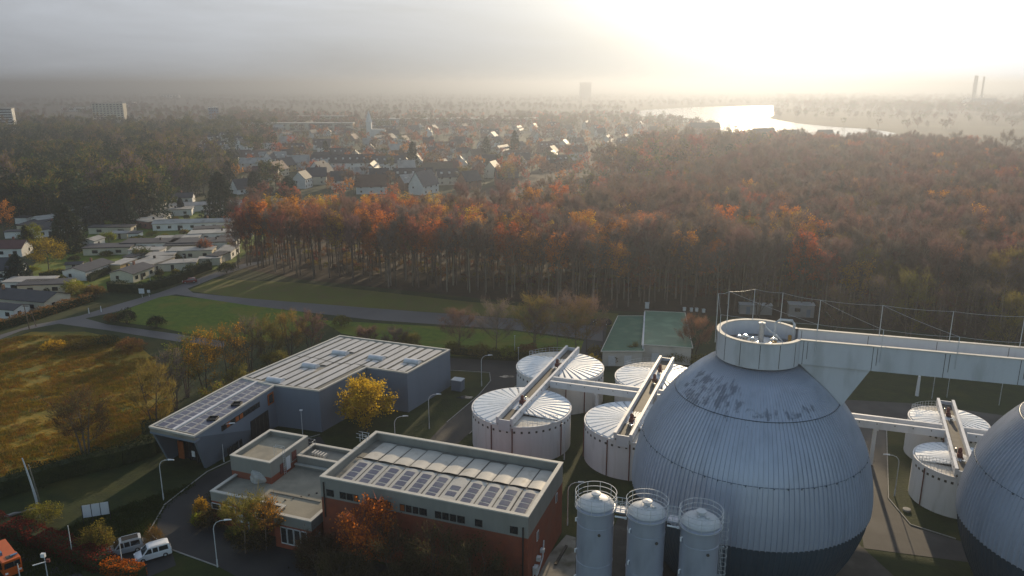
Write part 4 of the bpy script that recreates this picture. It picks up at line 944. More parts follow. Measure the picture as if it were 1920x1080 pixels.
# ================================================================== vehicles
def vehicle(name, label, cat, loc, rz, paint, L_=4.4, Wd=1.8, Hh=1.8, hood=1.0, roofm=None, rails=False, rear_slope=.25, belt=1.0, group=None):
    t = thing(name, label, cat, loc, rz, group)
    x0, x1 = -L_ / 2, L_ / 2   # front at +x
    low = [(x0, .45), (x0 + .02, belt), (x1 - hood, belt), (x1 - .18, belt - .18), (x1, belt - .38), (x1, .38), (x1 - .1, .26), (x0 + .08, .28)]
    mb = MB(); rows = []
    for y, k in ((-Wd / 2, .94), (-Wd / 2 + .1, 1), (Wd / 2 - .1, 1), (Wd / 2, .94)):
        rows.append([(x * (.985 if k < 1 else 1), y, z * k + (.03 if k < 1 else 0)) for x, z in low])
    mb.grid(rows, False); 
    for r in (rows[0], rows[-1]): mb.face(r)
    for i in range(3): mb.face([rows[i][-1], rows[i][0], rows[i + 1][0], rows[i + 1][-1]])
    mb.build('body', paint, t, smooth=True)
    cab = [(x0 + .04, belt), (x0 + rear_slope, Hh - .08), (x0 + rear_slope + .25, Hh), (x1 - hood - .85, Hh), (x1 - hood - .62, Hh - .07), (x1 - hood + .12, belt)]
    mb = MB(); b_ = Wd / 2 - .05; tp = Wd / 2 - .22
    def yy(z): return b_ + (tp - b_) * (z - belt) / (Hh - belt)
    L0 = [(x, -yy(z), z) for x, z in cab]; R0 = [(x, yy(z), z) for x, z in cab]
    mb.grid([L0, R0]); mb.face(L0); mb.face(R0[::-1]); mb.build('cabin', paint, t, smooth=True)
    if roofm:
        mb = MB(); mb.box(((cab[2][0] + cab[3][0]) / 2, 0, Hh + .015), (cab[3][0] - cab[2][0] - .1, 2 * tp - .2, .03)); mb.build('roof_panel', roofm, t)
    # glass: side windows, windscreen, rear window
    for sgn in (-1, 1):
        xs = [x0 + rear_slope + .12, x0 + L_ * .36, x0 + L_ * .53, x1 - hood - .55]
        for a_, b2_ in zip(xs, xs[1:]):
            za, zb = belt + .06, Hh - .16; mb = MB(); e_ = .012
            top_b = b2_ - .06 if b2_ != xs[-1] else b2_ - .12; bot_b = b2_ - .06 if b2_ != xs[-1] else b2_ + .42
            mb.face([(a_ + .04, sgn * (yy(za) + e_), za), (bot_b, sgn * (yy(za) + e_), za), (top_b, sgn * (yy(zb) + e_), zb), (a_ + .1, sgn * (yy(zb) + e_), zb)]); mb.build('window', 'glass', t)
    (xa, za), (xb, zb) = cab[4], cab[5]; mb = MB(); q = lambda f, s: (xa + (xb - xa) * f + .015, s * (yy(za + (zb - za) * f) - .1), za + (zb - za) * f + .012)
    mb.face([q(.05, -1), q(.05, 1), q(.95, 1), q(.95, -1)]); mb.build('windscreen', 'glass', t)
    mb = MB(); q = lambda f, s: (x0 + .04 + (rear_slope - .04) * f - .015, s * (yy(belt + (Hh - .08 - belt) * f) - .12), belt + (Hh - .08 - belt) * f); mb.face([q(.15, -1), q(.15, 1), q(.85, 1), q(.85, -1)]); mb.build('rear_window', 'glass', t)
    for x in (x0 + .85, x1 - .85):
        for s in (-1, 1):
            mb = MB(); prof = [(.12, -.1), (.30, -.1), (.33, -.06), (.33, .06), (.30, .1), (.12, .1)]
            rows = [[(x + r * math.cos(2 * math.pi * j / 16), s * (Wd / 2 - .09) + z, .33 + r * math.sin(2 * math.pi * j / 16)) for j in range(16)] for r, z in prof]; mb.grid(rows, True); wh = mb.build('wheel', 'rubber', t)
            mb = MB(); rows = [[(x + r * math.cos(2 * math.pi * j / 12), s * (Wd / 2 - .09) + s * .1, .33 + r * math.sin(2 * math.pi * j / 12)) for j in range(12)] for r in (.2, .02)]; mb.grid(rows, True); mb.build('rim', 'galv', wh)
    for s in (-1, 1):
        mb = MB(); mb.box((x1 - .07, s * (Wd / 2 - .28), belt - .33), (.2, .38, .16)); mb.build('headlight', 'lamp_glass', t)
        mb = MB(); mb.box((x0 + .03, s * (Wd / 2 - .14), belt - .15), (.06, .14, .4)); mb.build('tail_light', 'rust_red', t)
        mb = MB(); mb.box((x1 - hood - .05, s * (Wd / 2 + .07), belt + .12), (.12, .18, .15)); mb.build('mirror', paint, t)
        if rails:
            mb = MB(); mb.tube([(cab[2][0] + .1, s * (tp - .06), Hh + .07), (cab[3][0] - .1, s * (tp - .06), Hh + .07)], .03, 5); mb.build('roof_rail', 'galv', t)
    mb = MB(); mb.box((x1 - .01, 0, .42), (.12, Wd * .86, .2)); mb.box((x0, 0, .42), (.1, Wd * .86, .2)); mb.build('bumper', 'rubber', t)
    return t
va = R(205)
vehicle('parked_van', 'silver van with a dark roof panel parked behind the orange hedge end', 'van', (*G(236, 1034), .02), R(210), 'car_silver', 4.4, 1.85, 1.85, .95, 'black', True)
vehicle('parked_van', 'white van with plain white roof parked nearer the driveway', 'van', (*G(288, 1044), .02), R(212), 'car_white', 4.4, 1.85, 1.82, .95, None, True)
vehicle('red_car', 'dark red car turning at the road junction beside the hedge', 'car', (*G(356, 530), .03), R(200), 'car_red', 4.3, 1.75, 1.5, 1.1, rear_slope=.6, belt=.9)
vehicle('dark_car', 'dark blue car parked by the green-roofed sheds', 'car', (*G(1130, 608), .03), R(150), 'car_dark', 4.5, 1.8, 1.5, 1.2, rear_slope=.6, belt=.9)
vehicle('dark_car', 'dark car parked at the garden hedge corner on the left', 'car', (*G(172, 545), .03), R(-10), 'car_dark', 4.3, 1.75, 1.5, 1.1, rear_slope=.6, belt=.9)
vehicle('pale_car', 'pale silver car beneath the long roof at the left edge', 'car', (*G(26, 583), .03), R(10), 'car_silver', 4.4, 1.8, 1.5, 1.1, rear_slope=.6, belt=.9)
# orange lorry, front toward the lower right
t = thing('orange_lorry', 'orange municipal lorry standing in the street at the lower left corner', 'truck', (*G(14, 1066), .02), R(-42)); t.scale = (.88, .88, .88)
m1 = MB(); m1.prism([(1.1, -1.2), (3.1, -1.2), (3.25, -1.0), (3.25, 1.0), (3.1, 1.2), (1.1, 1.2)], .75, 2.85); m1.build('cab', 'truck_orange', t, bevel=.1)
m1 = MB(); m1.face([(3.262, -1.0, 1.75), (3.262, 1.0, 1.75), (3.262, .95, 2.6), (3.262, -.95, 2.6)]); m1.build('windscreen', 'glass', t)
for s in (-1, 1):
    m1 = MB(); m1.face([(1.6, s * 1.212, 1.75), (2.9, s * 1.212, 1.75), (2.8, s * 1.212, 2.6), (1.7, s * 1.212, 2.6)]); m1.build('window', 'glass', t)
    m1 = MB(); m1.box((3.3, s * .85, 1.05), (.12, .35, .22)); m1.build('headlight', 'lamp_glass', t)
    m1 = MB(); m1.box((3.2, s * 1.42, 2.2), (.12, .28, .5)); m1.tube([(3.15, s * 1.2, 2.5), (3.2, s * 1.42, 2.45)], .03, 5); m1.build('mirror', 'black', t)
    for x in (2.3, -1.6, -2.7):
        m1 = MB(); rows = [[(x + r * math.cos(2 * math.pi * j / 16), s * 1.02 + z, .5 + r * math.sin(2 * math.pi * j / 16)) for j in range(16)] for r, z in ((.2, -.15), (.46, -.15), (.5, -.1), (.5, .1), (.46, .15), (.2, .15))]; m1.grid(rows, True); m1.build('wheel', 'rubber', t)
m1 = MB(); m1.box((2.2, 0, 2.9), (.9, .8, .06)); m1.build('roof_hatch', 'hatch_dark', t)
m1 = MB(); m1.box((3.34, 0, .75), (.2, 2.3, .4)); m1.build('bumper', 'truck_orange', t, bevel=.05)
m1 = MB(); m1.box((-.4, 0, .82), (7.2, 1.1, .25)); m1.build('chassis', 'black', t)
m1 = MB(); P = [(-3.9, .95), (.7, .95), (.85, 1.3), (.85, 2.5), (-3.9, 2.7)]
m1.grid([[(x, -1.2, z) for x, z in P], [(x, 1.2, z) for x, z in P]], True); m1.face([(x, -1.2, z) for x, z in P]); m1.face([(x, 1.2, z) for x, z in P[::-1]]); m1.build('skip_body', 'truck_orange', t, bevel=.06)
m1 = MB(); m1.box((.2, -.7, 2.85), (.7, .6, .5)); m1.box((2.2, .6, 3.0), (.3, .9, .14)); m1.build('beacon_bar', 'blue_panel', t)
# lamp head mast at the bottom edge and yellow hydrant
t = pole('camera_mast', 'pale mast with white floodlight head and cross arm by the street', (90, 1085), 3.2, .07)
wall_box(t, 'floodlight', 'lamp_glass', (-.1, 0, 3.35), (.5, .35, .5)); wall_box(t, 'cross_arm', 'lamp_glass', (-.6, -.2, 2.3), (1.5, .1, .1), .6); wall_box(t, 'red_box', 'rust_red', (.4, 0, 2.6), (.4, .3, .4))
pole('marker_pole', 'tall thin pale pole standing in the dark hedge', (138, 1052), 5.2, .07)
pole('marker_pole', 'short pale post in front of the orange lorry', (38, 1086), 2.2, .08)
pole('marker_pole', 'slim pole rising beside the silver van bonnet', (231, 1068), 4.3, .07)

# ================================================================== small things behind the digester
c = G(1415, 588); t = thing('site_container', 'long pale site container behind the round digester platform', 'container', (c[0], c[1], 0), R(-8))
wall_box(t, 'body', 'site_grey', (0, 0, 1.4), (8.5, 2.6, 2.6)); wall_box(t, 'roof', 'galv', (0, 0, 2.75), (8.7, 2.8, .1)); wall_box(t, 'door', 'grey_panel', (-2, -1.33, 1.2), (1, .06, 2.1))
c = G(1500, 592); t = thing('site_container', 'tall white cabin next to the site container at the wood edge', 'container', (c[0], c[1], 0), R(-12))
wall_box(t, 'body', 'site_grey', (0, 0, 1.7), (6.5, 3, 3.4)); wall_box(t, 'roof', 'galv', (0, 0, 3.46), (6.8, 3.3, .12)); wall_box(t, 'door', 'grey_panel', (1.8, -1.53, 1.2), (1, .06, 2.1)); wall_box(t, 'window', 'glass', (-1, -1.53, 2.0), (1.4, .06, 1.0))
c = G(1557, 603); t = thing('slide', 'small green play slide at the edge of the wood', 'slide', (c[0], c[1], 0), .4)
m1 = MB(); rows = [[(-1.5 + 3 * i / 8, -.35, .2 + 2.6 * (1 - i / 8) ** 1.4), (-1.5 + 3 * i / 8, .35, .2 + 2.6 * (1 - i / 8) ** 1.4)] for i in range(9)]; m1.grid(rows); m1.build('chute', 'white_paint', t)
m1 = MB()
for y in (-.35, .35): m1.tube([(-1.6, y, 0), (-1.5, y, 2.9)], .05, 5)
m1.build('ladder', 'green_roof', t)
bee = None
for i, (u, v) in enumerate(((1283, 583), (1296, 584), (1306, 584), (1319, 586))):
    c = G(u, v)
    if bee is None:
        bee = thing('white_bin', 'one of four small white bins in a row at the wood edge', 'bin', (c[0], c[1], 0), .1, 'white bins at the wood edge'); m1 = MB(); m1.box((0, 0, .45), (.7, .7, .9)); m1.build('body', 'wall_white', bee, bevel=.06); m1 = MB(); m1.box((0, 0, .95), (.8, .8, .1)); m1.build('lid', 'galv', bee)
    else: dup(bee, (c[0], c[1], 0), .1 * i)
c = G(1213, 578); t = thing('white_cabinet', 'white upright cabinet behind the first green-roofed shed', 'cabinet', (c[0], c[1], 0), -.2); wall_box(t, 'body', 'wall_white', (0, 0, .8), (1.1, .7, 1.6)); wall_box(t, 'lid', 'galv', (0, 0, 1.64), (1.2, .8, .08))
c = G(829, 694); t = thing('utility_box', 'grey metal utility box at the back corner of the grey hall', 'cabinet', (-11.0, 147.3, 0), A20); wall_box(t, 'body', 'grey_panel', (0, 0, 1.1), (2.2, 1.8, 2.2)); wall_box(t, 'lid', 'galv', (0, 0, 2.25), (2.3, 1.9, .1))
c = G(1052, 1042); m1 = MB(); m1.box((0, 0, .12), (.35, 4.6, .2)); o = m1.build('drain_grate', 'black'); o.location = (c[0], c[1], 0); o.rotation_euler = (0, 0, R(-22)); tag(o, 'dark narrow grate on the pale slab beside the brick hall', 'grate')
c = G(1700, 957); m1 = MB(); m1.lathe([(.55, 0), (.55, .25), (.35, .27), (.01, .27)], 20); o = m1.build('manhole', 'kerb'); o.location = (c[0], c[1], 0); tag(o, 'round concrete manhole cover on the grass by the small tank', 'manhole')

# ================================================================== vegetation
def frame(d):
    d = d.normalized(); a = Vector((0, 0, 1)) if abs(d.z) < .9 else Vector((1, 0, 0)); u = d.cross(a).normalized(); return u, d.cross(u)
class Fol:
    """many loose twig slivers and leaf quads gathered as arrays"""
    def __init__(s): s.v, s.f, s.m, s.n = [], [], [], 0
    def tri_twigs(s, base, direc, length, width, r, mi=0):
        n = len(base); side = np.cross(direc, r.normal(size=(n, 3))); side /= np.linalg.norm(side, axis=1, keepdims=True) + 1e-9
        tip = base + direc * length[:, None]
        v = np.stack([base - side * width[:, None] / 2, base + side * width[:, None] / 2, tip], 1).reshape(-1, 3)
        s.v.append(v); f = np.arange(3 * n).reshape(-1, 3) + s.n; s.f += f.tolist(); s.m += [mi] * n; s.n += 3 * n
    def leaves(s, c, size, r, mi=1, flat=0.0):
        n = len(c); nr = r.normal(size=(n, 3)); nr[:, 2] += flat; nr /= np.linalg.norm(nr, axis=1, keepdims=True)
        u = np.cross(nr, r.normal(size=(n, 3))); u /= np.linalg.norm(u, axis=1, keepdims=True) + 1e-9; w_ = np.cross(nr, u)
        u = u * size[:, None] * .5; w_ = w_ * size[:, None] * .36
        v = np.stack([c - u, c + w_, c + u * 1.1, c - w_], 1).reshape(-1, 3)
        s.v.append(v); f = np.arange(4 * n).reshape(-1, 4) + s.n; s.f += f.tolist(); s.m += [mi] * n; s.n += 4 * n
    def mesh(s, name, mats):
        me = bpy.data.meshes.new(name); me.from_pydata(np.concatenate(s.v).tolist(), [], s.f)
        for m in mats: me.materials.append(M[m])
        me.polygons.foreach_set('material_index', s.m); me.update(); return me
def tree_meshes(seed, h, r, cb, twigm, leafm, twigs, leaves, limbs=11, trunk_r=.22, leaf=.34, twl=(.7, 1.7), tww=.075, barkm='bark', bare_low=True, shape=.55, clump=0.5, multi=1):
    """deciduous tree: trunk + limbs mesh, crown mesh (twigs and leaves). cb = crown base fraction."""
    q = np.random.default_rng(seed); rd = random.Random(seed)
    tb = MB(); tips, dirs, wts = [], [], []
    def env(f):  # crown envelope radius at height fraction f
        x = (f - cb) / (1 - cb)
        return r * max(.05, (max(0, 1 - ((x - shape) / (1 - shape if x > shape else shape + .12)) ** 2)) ** .5)
    lx, ly = rd.uniform(-.6, .6), rd.uniform(-.6, .6)
    for mtr in range(multi):
        oa = 2 * math.pi * mtr / max(1, multi); ox, oy = (0, 0) if multi == 1 else (math.cos(oa) * r * .08, math.sin(oa) * r * .08)
        sx, sy = (0, 0) if multi == 1 else (math.cos(oa) * r * .35, math.sin(oa) * r * .35)
        path = [Vector((ox + (lx + sx) * (i / 5) ** 1.2 + rd.uniform(-.1, .1) * i / 5, oy + (ly + sy) * (i / 5) ** 1.2 + rd.uniform(-.1, .1) * i / 5, h * .86 * i / 5)) for i in range(6)]
        tb.tube(path, trunk_r, 6, 0, True, .04)
        nl = limbs // multi + 1
        for k in range(nl):
            f0 = cb * .8 + (.80 - cb * .8) * (k + rd.random() * .7) / nl
            zz = f0 * h; seg = min(4, int(f0 / .86 * 5)); fr = f0 / .86 * 5 - seg
            p0 = path[seg].lerp(path[seg + 1], fr); a = k * 2.4 + rd.uniform(-.5, .5) + mtr
            f1 = min(.97, f0 + rd.uniform(.12, .30) + .06); er = env(f1) * rd.uniform(.75, 1.0)
            p1 = Vector((p0.x * .6 + er * math.cos(a), p0.y * .6 + er * math.sin(a), f1 * h))
            mid = p0.lerp(p1, .5) + Vector((0, 0, -.06 * h * rd.random()))
            mid.x += rd.uniform(-.3, .3); mid.y += rd.uniform(-.3, .3)
            lr = trunk_r * .42 * (1 - f0 * .55); tb.tube([p0, mid, p1], lr, 4, 0, False, .02)
            for j in range(5):
                t = .35 + .6 * rd.random(); b0 = p0.lerp(mid, t * 2) if t < .5 else mid.lerp(p1, t * 2 - 1)
                aa = a + rd.uniform(-1.3, 1.3); ln = rd.uniform(.12, .26) * r * 2
                b1 = b0 + Vector((math.cos(aa) * ln * .7, math.sin(aa) * ln * .7, ln * rd.uniform(.3, .9)))
                tb.tube([b0, b1], lr * .5, 3, 0, False, .012)
                for u in (.4, .7, 1.0): tips.append(b0.lerp(b1, u)); dirs.append((b1 - b0).normalized()); wts.append(1)
            for u in (.5, .75, 1): tips.append(mid.lerp(p1, u)); dirs.append((p1 - mid).normalized()); wts.append(1)
        for u in (.6, .75, .9, 1):
            tips.append(path[3].lerp(path[5], u)); dirs.append(Vector((0, 0, 1))); wts.append(1)
    tips = np.array([tuple(t) for t in tips]); dirs = np.array([tuple(d) for d in dirs])
    fo = Fol()
    if twigs:
        i = q.integers(0, len(tips), twigs); b = tips[i] + q.normal(size=(twigs, 3)) * r * .085
        d = dirs[i] * .9 + q.normal(size=(twigs, 3)) * .55; d[:, 2] += .45; d /= np.linalg.norm(d, axis=1, keepdims=True)
        fo.tri_twigs(b, d, q.uniform(twl[0], twl[1], twigs), q.uniform(.6, 1.25, twigs) * tww, q)
    if leaves:
        wt = q.random(len(tips)) ** (1 + 3 * clump); wt /= wt.sum()
        i = q.choice(len(tips), leaves, p=wt); c = tips[i] + q.normal(size=(leaves, 3)) * r * .12 + dirs[i] * q.uniform(0, .9, (leaves, 1))
        fo.leaves(c, q.uniform(.6, 1.3, leaves) * leaf, q)
    return tb, fo, (twigm, leafm), barkm
def plant_proto(name, spec, label='', cat='tree'):
    tb, fo, ms, bk = spec; t = thing(name, label, cat)
    tb.build('trunk', bk, t); link('crown', fo.mesh('crown', ms), t); return t
def conifer(seed, h, r, n, m='needle', droop=.25, top=.02, base=.06):
    q = np.random.default_rng(seed); tb = MB(); tb.tube([(0, 0, 0), (0, 0, h * .95)], .2 + h * .006, 6, 0, True, .03); fo = Fol()
    z = h * (base + (1 - base) * q.random(n) ** 1.15); f = z / h; env = r * 1.45 * ((1 - f) ** .52 * .97 + top)
    lay = np.sin(z * 2 * math.pi / (h / 11)) * .12 + 1; a = q.random(n) * 2 * math.pi
    bump = 1 + .22 * np.sin(a * 3 + seed + z * .35) + .14 * np.sin(a * 5 - z * .6)
    rr = env * lay * bump * (q.random(n) ** .33); c = np.stack([rr * np.cos(a), rr * np.sin(a), z - rr * droop], 1)
    d = np.stack([np.cos(a), np.sin(a), np.full(n, -droop)], 1) + q.normal(size=(n, 3)) * .35; d /= np.linalg.norm(d, axis=1, keepdims=True)
    k = n // 2; fo.tri_twigs(c[:k], d[:k], q.uniform(.5, 1.3, k) * (r / 4) ** .5, q.uniform(.25, .55, k), q); fo.leaves(c[k:], q.uniform(.5, 1.1, n - k) * (1.0 + .06 * r), q, 0)
    return tb, fo, (m, m), 'bark'
def bush(seed, rx, h, n, leafm, twigm='twig_olive', leaf=.2, hollow=.5, stems=9):
    q = np.random.default_rng(seed); tb = MB(); fo = Fol()
    for k in range(stems):
        a = k * 2.4; tb.tube([(0, 0, 0), (rx * .25 * math.cos(a), rx * .25 * math.sin(a), h * .4), (rx * .62 * math.cos(a), rx * .62 * math.sin(a), h * .8)], .05, 4, 0, False, .015)
    d = q.normal(size=(n, 3)); d[:, 2] = np.abs(d[:, 2]) * 1.1 - .25; d /= np.linalg.norm(d, axis=1, keepdims=True)
    rad = (hollow + (1 - hollow) * q.random(n) ** .6); az = np.arctan2(d[:, 1], d[:, 0]); rad *= 1 + .18 * np.sin(az * 3 + seed) + .12 * np.sin(az * 7 + d[:, 2] * 5)
    c = d * rad[:, None] * np.array([rx, rx, h * .55]) + np.array([0, 0, h * .42]); c[:, 2] = np.maximum(c[:, 2], .08)
    k = n // 3; fo.tri_twigs(c[:k] * .8, d[:k] + q.normal(size=(k, 3)) * .4, q.uniform(.3, .8, k), q.uniform(.03, .06, k), q); fo.leaves(c[k:], q.uniform(.6, 1.4, n - k) * leaf, q)
    return tb, fo, (twigm, leafm), 'bark'

# ---- forest behind the field
FT = []   # (prototype, label, weight)
FG = 'trees of the autumn wood'
def fproto(lb, *a, **k): FT.append((plant_proto('woodland_tree', tree_meshes(*a, **k), lb), lb))
LB_BARE = 'leafless grey-brown tree with slender trunk in the dense autumn wood'
LB_RUS = 'russet brown-leaved tall tree in the dense autumn wood'
LB_OR = 'bright orange-leaved tree in the dense autumn wood'
LB_OL = 'dull olive-brown tree in the dense autumn wood'
for sd in (1, 2, 3, 4): fproto(LB_BARE, sd, 23 + sd * .8, 3.6, .54, ('twig_brown', 'twig_grey')[sd % 2], 'leaf_brown', 2300, 90, limbs=13, trunk_r=.25, tww=.085, barkm=('bark', 'bark_pale')[sd % 2])
for sd in (5, 6, 7, 8): fproto(LB_RUS, sd, 22.5 + (sd - 5) * .8, 3.8, .53, 'twig_russet', 'leaf_russet', 2000, 520, limbs=12, trunk_r=.24, leaf=.36, clump=.6)
for sd in (9, 10, 11): fproto(LB_OR, sd, 22 + (sd - 9) * .9, 4.0, .52, 'twig_russet', ('leaf_orange', 'leaf_amber', 'leaf_orange')[sd - 9], 800, 2300, limbs=12, trunk_r=.24, leaf=.40, clump=.5)
for sd in (12, 13): fproto(LB_OL, sd, 22, 3.7, .50, 'twig_olive', 'leaf_brown', 1700, 500, limbs=12, trunk_r=.24)
EDGE = [(-97, 257), (-68, 241), (-12, 219), (29, 205), (60, 200), (100, 188), (135, 174), (200, 162), (300, 150)]
def edge_y(x):
    for (a, ya), (b, yb) in zip(EDGE, EDGE[1:]):
        if x <= b: return ya + (yb - ya) * (x - a) / (b - a)
    return EDGE[-1][1]
def back_y(x): return 279 + max(0, x + 95) * .14 + (max(0, x - 30) * 1.6)
cand = []
gx = -97.0
while gx < 330:
    y = 140.0
    while y < 640:
        x_, y_ = gx + rng.uniform(-2.1, 2.1), y + rng.uniform(-2.1, 2.1)
        ey_ = edge_y(x_)
        if ey_ < y_ < back_y(x_) and x_ > -97 + max(0, (y_ - 255)) * .06 and abs(x_) < y_ * .78:
            # sheds clearing
            if not (14 < x_ < 54 and y_ < 206): cand.append((x_, y_))
        y += 4.6 if y_ < 330 else 6.6
    gx += 4.8
cand.sort(key=lambda p: p[0] ** 2 + p[1] ** 2)
NFAR = 300
near_t, far_t = cand[:NFAR], cand[NFAR:]
def fpick(x, y):
    n = .5 + .5 * math.sin(x * .045 + 1.3) * math.cos(y * .06 + x * .02); rr = rng.random()
    orange = .34 if -95 < x < 25 and y > edge_y(x) + 5 else .22 if 25 <= x < 95 and y < 280 else .035
    if y > 300 and x > 30: orange *= .4
    if rr < orange * (.35 + 1.2 * n): return int(rng.integers(8, 11))
    if rr < orange + (.30 if x < 20 and y < 300 else .07): return int(rng.integers(4, 8))
    if rr < orange + (.36 if x < 20 and y < 300 else .19): return int(rng.integers(11, 13))
    return int(rng.integers(0, 4))
used = set()
for (x, y) in near_t:
    k = fpick(x, y); p, lb = FT[k]; s = rng.uniform(.68, .98); loc = (x, y, 0); rz = rng.uniform(0, 6.28)
    if k not in used:
        used.add(k); p.location = loc; p.rotation_euler.z = rz; p.scale = (s, s, s); p['group'] = FG
    else: dup(p, loc, rz, None, FG, (s * (w_ := rng.uniform(.9, 1.4)), s * w_ * rng.uniform(.9, 1.1), s))

# ---- a mass of repeats as one object: points instanced with geometry nodes
def scatter(name, label, pts, protos, kinds=None, scales=None):
    """pts (x,y,z), kinds index into protos (list of lists of meshes)"""
    me = bpy.data.meshes.new(name); me.from_pydata([tuple(p) for p in pts], [], []); me.update()
    n = len(pts)
    a = me.attributes.new('kind', 'INT', 'POINT'); a.data.foreach_set('value', np.asarray(kinds, dtype=np.int32))
    a = me.attributes.new('size', 'FLOAT', 'POINT'); a.data.foreach_set('value', np.asarray(scales, dtype=np.float32))
    a = me.attributes.new('turn', 'FLOAT', 'POINT'); a.data.foreach_set('value', rng.uniform(0, 6.28, n).astype(np.float32))
    o = link(name, me); tag(o, label, None, None, 'stuff')
    ng = bpy.data.node_groups.new(name, 'GeometryNodeTree'); ng.interface.new_socket('Geometry', in_out='INPUT', socket_type='NodeSocketGeometry'); ng.interface.new_socket('Geometry', in_out='OUTPUT', socket_type='NodeSocketGeometry')
    N = ng.nodes.new; L = ng.links.new; gi = N('NodeGroupInput'); go = N('NodeGroupOutput')
    lib = bpy.data.collections.new(name + '_kinds')
    for i, ms in enumerate(protos):
        c = bpy.data.collections.new('%s_kind_%02d' % (name, i)); lib.children.link(c)
        for m in ms:
            ob = bpy.data.objects.new(name + '_piece', m); c.objects.link(ob)
    ci = N('GeometryNodeCollectionInfo'); ci.inputs['Collection'].default_value = lib; ci.inputs['Separate Children'].default_value = True; ci.inputs['Reset Children'].default_value = True
    def at(nm, ty):
        x = N('GeometryNodeInputNamedAttribute'); x.data_type = ty; x.inputs['Name'].default_value = nm; return x.outputs['Attribute']
    ip = N('GeometryNodeInstanceOnPoints'); ip.inputs['Pick Instance'].default_value = True
    L(gi.outputs[0], ip.inputs['Points']); L(ci.outputs[0], ip.inputs['Instance']); L(at('kind', 'INT'), ip.inputs['Instance Index'])
    cx = N('ShaderNodeCombineXYZ'); L(at('turn', 'FLOAT'), cx.inputs['Z']); L(cx.outputs[0], ip.inputs['Rotation'])
    L(at('size', 'FLOAT'), ip.inputs['Scale']); L(ip.outputs[0], go.inputs[0])
    md = o.modifiers.new('scatter', 'NODES'); md.node_group = ng
    return o
def meshes_of(t): return [c.data for c in t.children]
FM = [meshes_of(t) for t, _ in FT]
for k, (p, lb) in enumerate(FT):
    if k not in used: 
        for c in list(p.children): bpy.data.objects.remove(c)
        bpy.data.objects.remove(p)
scatter('woodland', 'rest of the dense autumn wood stretching back behind its front trees', [(x, y, 0) for x, y in far_t], FM, [fpick(x, y) for x, y in far_t], rng.uniform(.72, .98, len(far_t)))

def bush_meshes(sd, rx, h, n, lf, tw):
    tb, fo, ms, bk = bush(sd, rx, h, n, lf, tw, .42, .3); return [fo.mesh('undergrowth_bush', ms)]
ub = []
for _ in range(1900):
    x = rng.uniform(-97, 260); y = edge_y(x) + 16 + 110 * rng.random() ** 1.3
    if 14 < x < 54 and y < 206: continue
    if x < -70 and y < 262: continue
    ub.append((x, y, 0))
scatter('undergrowth', 'brown undergrowth between the trunks on the wood floor', ub, [bush_meshes(301, 2.2, 2.6, 260, 'leaf_beech', 'twig_brown'), bush_meshes(302, 2.0, 3.2, 220, 'leaf_brown', 'twig_grey'), bush_meshes(303, 1.8, 2.0, 220, 'leaf_olive', 'twig_olive')], rng.integers(0, 3, len(ub)), rng.uniform(.35, .95, len(ub)))

def inside(p, P):
    c = False; n = len(P)
    for i in range(n):
        (x1, y1), (x2, y2) = P[i], P[i - 1]
        if (y1 > p[1]) != (y2 > p[1]) and p[0] < (x2 - x1) * (p[1] - y1) / (y2 - y1) + x1: c = not c
    return c
# rough grass standing on the meadow and the shaded lawns
def tuft(sd, n, h, leafm, spread):
    q = np.random.default_rng(sd); fo = Fol(); b = np.stack([q.normal(size=n) * spread, q.normal(size=n) * spread, np.zeros(n)], 1)
    d = np.stack([q.normal(size=n) * .45, q.normal(size=n) * .45, np.ones(n)], 1); d /= np.linalg.norm(d, axis=1, keepdims=True)
    fo.tri_twigs(b, d, q.uniform(.5, 1.2, n) * h, np.full(n, .10), q); return [fo.mesh('grass_tuft', (leafm,))]
MEAD = poly([(-160, 640), (0, 640), (60, 622), (160, 622), (250, 640), (310, 690), (330, 740), (300, 830), (190, 868), (90, 905), (-20, 925), (-300, 935)])
PAVED = [poly([(600, 818), (430, 868), (390, 887), (307, 950), (278, 1000), (318, 1030), (410, 1063), (470, 1095), (820, 1095), (640, 1030), (480, 985), (390, 932), (440, 896), (610, 832)]), poly([(190, 1050), (235, 1000), (305, 1005), (330, 1032), (335, 1065), (260, 1095)])]
LAWN2 = [(-80, 80), (-40, 118), (-36, 112), (-46, 92), (-58, 84)]
gp, gk = [], []
while len(gp) < 6000:
    x, y = rng.uniform(-125, -60), rng.uniform(104, 182)
    if not inside((x, y), MEAD): continue
    n = math.sin(x * .21 + 1) * math.sin(y * .17 + x * .06) + .5 * math.sin(x * .5 - y * .43)
    if n < rng.uniform(-1.3, .9): continue
    gp.append((x, y, 0)); gk.append(int(rng.choice((0, 0, 1, 2)) if n < .5 else rng.choice((1, 1, 2, 0))))
while len(gp) < 7800:
    x, y = rng.uniform(-80, -36), rng.uniform(80, 118)
    if inside((x, y), LAWN2) and not any(inside((x, y), P_) for P_ in PAVED): gp.append((x, y, 0)); gk.append(3)
scatter('rough_grass', 'ochre and olive rough grass tufts over the meadow', gp, [tuft(501, 46, .36, 'grass_ochre', .45), tuft(502, 46, .32, 'grass_olive', .5), tuft(503, 40, .38, 'grass_straw', .42), tuft(504, 36, .25, 'grass_green', .4)], gk, rng.uniform(.6, 1.4, len(gp)))

